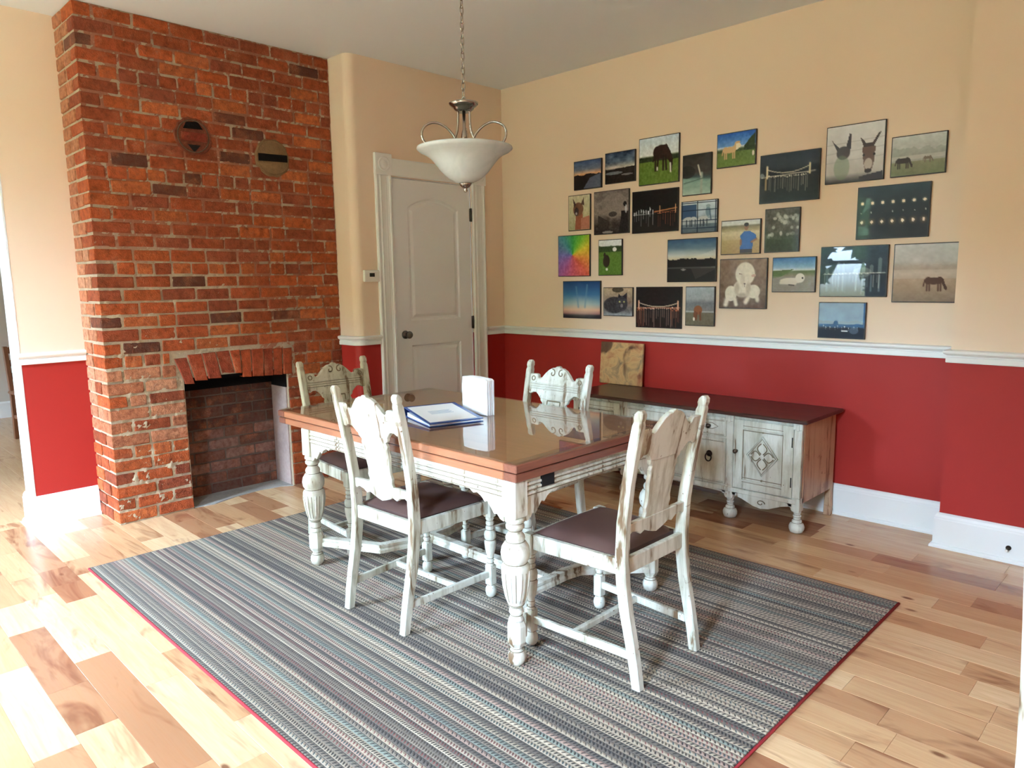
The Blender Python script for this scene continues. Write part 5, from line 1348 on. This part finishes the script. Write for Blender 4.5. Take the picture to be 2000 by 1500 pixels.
for pxv in (BX0 + .018, BX1 - .018):
    MB().bar([[(pxv - scx - w_, SYB - .040 - scy, z), (pxv - scx + w_, SYB - .040 - scy, z), (pxv - scx + w_, SYB - .004 - scy, z), (pxv - scx - w_, SYB - .004 - scy, z)] for z, w_ in ((0.0, .021), (.03, .02), (.12, .017), (SZT - .022, .017))]).build('back_leg', M_SIDE, sb, bevel=0.003)
# bottom moulding and aprons
for i, (a, b) in enumerate(((posts[0], posts[1]), (posts[1], posts[2]), (posts[2], posts[3]))):
    fb_ = -0.008
    sbox(a + .0, b - .0, BYF - .012, BYF + .014, 0.166, 0.192, 'bottom_moulding', M_DIST3)
    w_ = b - a
    if i == 1: ap = [(0, .168), (w_, .168), (w_, .150), (w_*.9, .154), (w_*.5, .163), (w_*.1, .154), (0, .150)]
    else:
        h = [(.04, .150), (.10, .146), (.20, .136), (.30, .120), (.38, .106), (.44, .102), (.5, .098)]
        ap = [(0, .168), (w_, .168)] + [(w_*(1 - u), z) for u, z in h] + [(w_*u, z) for u, z in reversed(h[:-1])]
    po = MB().prism([(a - scx + u, z) for u, z in ap], BYF - .004 - scy, BYF + .010 - scy, axis='y').build('apron', M_DIST3, sb, bevel=0.002)
    if i != 1:
        c = a + w_/2 - scx
        MB().tube([(c + .026*math.cos(t_)*(1 - t_/9), BYF - .006 - scy, .132 + .018*math.sin(t_)*(1 - t_/9)) for t_ in [k_*.5 for k_ in range(14)]], 0.003, 6).build('carved_leaf', M_GROOVE, po)
# doors
for (a, b, kx, mirror) in ((posts[2] + .024, posts[3] - .024, 0.030, 1), (posts[0] + .024, posts[1] - .024, -0.030, -1)):
    z0, z1 = 0.196, SZT - 0.044
    f = BYF - .006
    dd = MB()
    sw = 0.062
    dd.box(a - scx, a + sw - scx, f - scy, f + .014 - scy, z0, z1).box(b - sw - scx, b - scx, f - scy, f + .014 - scy, z0, z1)
    dd.box(a + sw - scx, b - sw - scx, f - scy, f + .014 - scy, z0, z0 + .052).box(a + sw - scx, b - sw - scx, f - scy, f + .014 - scy, z1 - .052, z1)
    do = dd.build('door', M_DIST3, sb, bevel=0.003)
    sbox(a + sw - .004, b - sw + .004, f + .006, f + .012, z0 + .05, z1 - .05, 'door_panel', M_DIST3, do, 0)
    for (q0, q1, r0, r1) in ((a + sw - .004, b - sw + .004, z0 + .046, z0 + .056), (a + sw - .004, b - sw + .004, z1 - .056, z1 - .046)):
        sbox(q0, q1, f - .005, f + .006, r0, r1, 'panel_bead', M_DIST3, do)
        sbox(q0, q1, f - .0006, f + .003, r0 - .006, r0 - .003, 'glazed_groove', M_GROOVE, do, 0); sbox(q0, q1, f - .0006, f + .003, r1 + .010, r1 + .013, 'glazed_groove', M_GROOVE, do, 0)
    for q in (a + sw - .003, b - sw + .003): sbox(q - .002, q + .002, f - .0006, f + .004, z0 + .056, z1 - .056, 'glazed_groove', M_GROOVE, do, 0)
    cxm, czm = (a + b)/2 - scx, (z0 + z1)/2 + .004
    dia = MB().prism([(cxm, czm - .118), (cxm + .094, czm), (cxm, czm + .118), (cxm - .094, czm)], f + .000 - scy, f + .008 - scy, axis='y', bev=0.003).build('carved_diamond', M_DIST3, do)
    rim = MB()
    rim.tube([(cxm, f - .001 - scy, czm - .114), (cxm + .090, f - .001 - scy, czm), (cxm, f - .001 - scy, czm + .114), (cxm - .090, f - .001 - scy, czm)], 0.0045, 4, closed=True)
    rim.build('diamond_rim', M_DIST3, dia)
    gr = MB(); gr.tube([(cxm, f - .002 - scy, czm - .102), (cxm + .080, f - .002 - scy, czm), (cxm, f - .002 - scy, czm + .102), (cxm - .080, f - .002 - scy, czm)], 0.0022, 4, closed=True); gr.build('glazed_groove', M_GROOVE, dia)
    for (ux, uz) in ((0, 1), (0, -1), (1, 0), (-1, 0)):
        lv = MB()
        for s in (-1, 1):
            pts = []
            for k_ in range(7):
                t_ = k_/6; rad = (.012 + .055*t_)*(1 if ux else 1.12); off = s*(.006 + .022*math.sin(PI*t_))
                pts.append((cxm + (ux*rad + (0 if ux else off)), f - .001 - scy, czm + (uz*rad + (0 if uz else off))))
            lv.tube(pts, 0.0034, 5)
        lv.build('carved_leaf', M_GROOVE, dia)
    for zz in (czm - .140, czm + .140): MB().lathe([(0.007, -.003), (0.006, .003), (0.001, .005)], 8, (cxm, f + .004 - scy, zz), 'y').build('carved_drop', M_GROOVE, do)
    kxx = (a + .022 if mirror > 0 else b - .022)
    MB().lathe([(0.0085, 0.0), (0.006, -.006), (0.006, -.014), (0.012, -.020), (0.013, -.026), (0.009, -.031), (0.001, -.033)], 14, (kxx - scx, f - scy, .416), 'y').build('knob', M_PEWTER, do)
    hx = (b - .006 if mirror > 0 else a + .006)
    for zz in (.285, .510): sbox(hx - .003, hx + .003, f - .002, f + .004, zz - .028, zz + .028, 'hinge', M_BLACKMETAL, do, 0)
# drawers in the middle
a, b = posts[1] + .024, posts[2] - .024
f = BYF - .006
for (z0, z1, kind) in ((0.486, SZT - 0.046, 0), (0.200, 0.474, 1)):
    dw = sbox(a, b, f, f + .014, z0, z1, 'drawer', M_DIST3)
    for (q0, q1, r0, r1) in ((a + .012, b - .012, z0 + .010, z0 + .020), (a + .012, b - .012, z1 - .020, z1 - .010)):
        sbox(q0, q1, f - .004, f + .002, r0, r1, 'drawer_bead', M_DIST3, dw); sbox(q0, q1, f - .0008, f + .001, r0 - .003, r0 - .001, 'glazed_groove', M_GROOVE, dw, 0)
    for px in (a + .105, b - .105):
        if kind:
            pl = MB().lathe([(0.020, 0), (0.018, -.004), (0.006, -.008), (0.006, -.016), (0.001, -.018)], 14, (px - scx, f - scy, .372), 'y').build('pull_plate', M_BLACKMETAL, dw)
            MB().tube([(px - scx + .019*math.cos(t_), f - .012 - scy, .352 + .024*math.sin(t_)) for t_ in [2*PI*k_/18 for k_ in range(18)]], 0.004, 6, closed=True).build('ring_pull', M_BLACKMETAL, pl)
        else:
            ey = [(px - scx - .055, .543), (px - scx - .020, .560), (px - scx + .020, .560), (px - scx + .055, .543), (px - scx + .020, .526), (px - scx - .020, .526)]
            pl = MB().prism(smooth_closed(ey, 2), f - .005 - scy, f + .001 - scy, axis='y').build('pull_plate', M_DIST3, dw)
            MB().tube([(u, f - .005 - scy, w_) for u, w_ in ey], 0.0022, 5, closed=True).build('plate_line', M_GROOVE, pl)
            MB().lathe([(0.010, 0), (0.007, -.008), (0.014, -.014), (0.014, -.022), (0.001, -.026)], 14, (px - scx, f - .005 - scy, .543), 'y').build('knob', M_PEWTER, pl)

# ---- small canvas leaning on the wall on the sideboard
cv = empty('small_canvas', (1.252, -0.062, SZT + .0005)); tag(cv, 'small square mottled tan and brown canvas leaning on the red wall', 'painting')
cv.rotation_euler = (math.radians(-4.5), 0, 0)
MB().box(-0.187, 0.187, -0.009, 0.009, 0, 0.306).build('canvas', M_CANVAS, cv, bevel=0.003)

# ------------------------------------------------------------------ pendant lamp
LPX, LPY = 1.868, -2.090
RIMZ = 1.992
lp = empty('pendant_lamp', (LPX, LPY, H)); tag(lp, 'hanging bowl lamp of alabaster glass with nickel scroll arms and chain', 'lamp')
dz = RIMZ - H
MB().lathe([(0.065, -0.0005), (0.065, -.006), (0.050, -.022), (0.020, -.034), (0.008, -.040)], 24).build('ceiling_rose', M_NICKEL, lp)
outer = [(0.013, -0.148), (0.040, -0.144), (0.072, -0.128), (0.104, -0.100), (0.130, -0.066), (0.152, -0.040), (0.176, -0.022), (0.202, -0.010), (0.214, 0.000), (0.213, 0.007), (0.207, 0.009)]
inner = [(0.196, -0.002), (0.170, -0.016), (0.146, -0.034), (0.124, -0.060), (0.098, -0.094), (0.068, -0.121), (0.040, -0.137), (0.013, -0.141)]
MB().lathe([(r_, z + dz) for r_, z in outer + inner], 48).build('glass_bowl', M_ALAB, lp)
MB().lathe([(r_, z + dz) for r_, z in ((0.001, -.188), (0.007, -.185), (0.009, -.178), (0.006, -.171), (0.012, -.168), (0.020, -.162), (0.026, -.154), (0.029, -.147), (0.013, -.145), (0.010, -.12))], 20).build('finial', M_NICKEL, lp)
MB().lathe([(r_, z + dz) for r_, z in ((0.008, -.13), (0.008, .02), (0.013, .03), (0.015, .05), (0.011, .075), (0.007, .085), (0.007, .17))], 14).build('stem', M_NICKEL, lp)
MB().lathe([(r_, z + dz) for r_, z in ((0.030, .158), (0.036, .164), (0.044, .170), (0.046, .176), (0.054, .180), (0.064, .190), (0.066, .197), (0.062, .199), (0.040, .197), (0.012, .199), (0.008, .206))], 28).build('top_dish', M_NICKEL, lp)
MB().tube([(0.010*math.cos(t_), 0, .214 + dz + .010*math.sin(t_)) for t_ in [2*PI*k_/14 for k_ in range(14)]], 0.0028, 6, closed=True).build('hanging_loop', M_NICKEL, lp)
view = math.atan2(_r.y, _r.x)
for ang in (view - math.radians(8), view + math.radians(188), view + math.radians(90)):
    ca_, sa_ = math.cos(ang), math.sin(ang)
    def P(r_, z): return (r_*ca_, r_*sa_, z + dz)
    rod = [(0.026, .166), (0.026, .130), (0.028, .100), (0.033, .072), (0.043, .046), (0.056, .022), (0.070, .002), (0.082, -.020), (0.092, -.050), (0.085, -.085)]
    loop = [(0.070, -.060), (0.050, -.030), (0.040, -.006), (0.032, .012), (0.044, .050), (0.066, .080), (0.094, .101), (0.124, .112), (0.154, .108), (0.178, .092), (0.188, .070), (0.186, .046), (0.174, .024), (0.152, .006), (0.130, -.006), (0.112, -.022), (0.100, -.048)]
    sm = lambda q: [tuple(0.5*(2*Vector(q[i]) + (Vector(q[min(i+1, len(q)-1)]) - Vector(q[max(i-1, 0)]))*t_ + (2*Vector(q[max(i-1, 0)]) - 5*Vector(q[i]) + 4*Vector(q[min(i+1, len(q)-1)]) - Vector(q[min(i+2, len(q)-1)]))*t_*t_ + (3*Vector(q[i]) - Vector(q[max(i-1, 0)]) - 3*Vector(q[min(i+1, len(q)-1)]) + Vector(q[min(i+2, len(q)-1)]))*t_**3)) for i in range(len(q) - 1) for t_ in (0, .33, .66)] + [q[-1]]
    MB().tube([P(*q) for q in sm(rod)], 0.0052, 8).build('rod', M_NICKEL, lp)
    MB().tube([P(*q) for q in sm(loop)], 0.0052, 8).build('scroll_arm', M_NICKEL, lp)
# chain, link by link
zt, zb_ = -.040, dz + .222
nl = 22; pit = (zt - zb_)/nl
lk = None
for i in range(nl):
    if lk is None:
        pts = []
        hh = pit*0.66
        for k_ in range(16):
            a = 2*PI*k_/16; pts.append((0.0075*math.cos(a), 0, hh*math.sin(a)*(1.0)))
        lk = MB().tube(pts, 0.0026, 6, closed=True).build('chain_link', M_NICKEL, lp); o = lk
    else:
        o = lk.copy(); col.objects.link(o)
    o.location = (0, 0, zb_ + pit*(i + .5)); o.rotation_euler = (0, 0, view + (0.6 if i % 2 else 0.6 + PI/2))

# ------------------------------------------------------------------ small things
ds = empty('door_stop', (3.699, -JD - .0205, .075)); tag(ds, 'small metal door stop screwed to the white baseboard', 'door stop')
MB().lathe([(0.012, 0.0), (0.012, -.004), (0.005, -.006), (0.005, -.012)], 12, axis='y').build('base', M_PEWTER, ds)
MB().tube([(0.0045*math.cos(t_), -.010 - .0016*t_/1.2, 0.0045*math.sin(t_)) for t_ in [k_*.6 for k_ in range(50)]], 0.0011, 5).build('spring', M_PEWTER, ds)
MB().lathe([(0.006, -.048), (0.0065, -.056), (0.004, -.062)], 10, axis='y').build('tip', M_PLASTIC, ds)

# a wooden chair in the next room
wc = empty('wooden_chair', (-3.495, -2.652, 0), math.radians(-82)); tag(wc, 'brown wooden chair half hidden behind the left wall in the next room', 'chair')
for s in (-1, 1):
    MB().bar([[(s*.19 - .018, y - .018, z), (s*.19 + .018, y - .018, z), (s*.19 + .018, y + .018, z), (s*.19 - .018, y + .018, z)] for z, y in ((0, -.20), (.44, -.19), (.87, -.25))]).build('back_leg', M_CHAIRWOOD, wc, bevel=0.004)
    MB().lathe([(0.014, 0), (0.020, .2), (0.022, .43)], 12, (s*.19, .19, 0)).build('front_leg', M_CHAIRWOOD, wc)
    MB().bar([[(s*.19 - .01, y, .2), (s*.19 + .01, y, .2), (s*.19 + .01, y, .23), (s*.19 - .01, y, .23)] for y in (-.19, .19)]).build('stretcher', M_CHAIRWOOD, wc)
MB().box(-.22, .22, -.21, .22, .43, .46).build('seat', M_CHAIRWOOD, wc, bevel=0.01)
for z in (.56, .68, .80):
    MB().box(-.18, .18, -.21 - (z - .44)*.17 - .008, -.21 - (z - .44)*.17 + .008, z, z + .06).build('back_slat', M_CHAIRWOOD, wc, bevel=0.003)
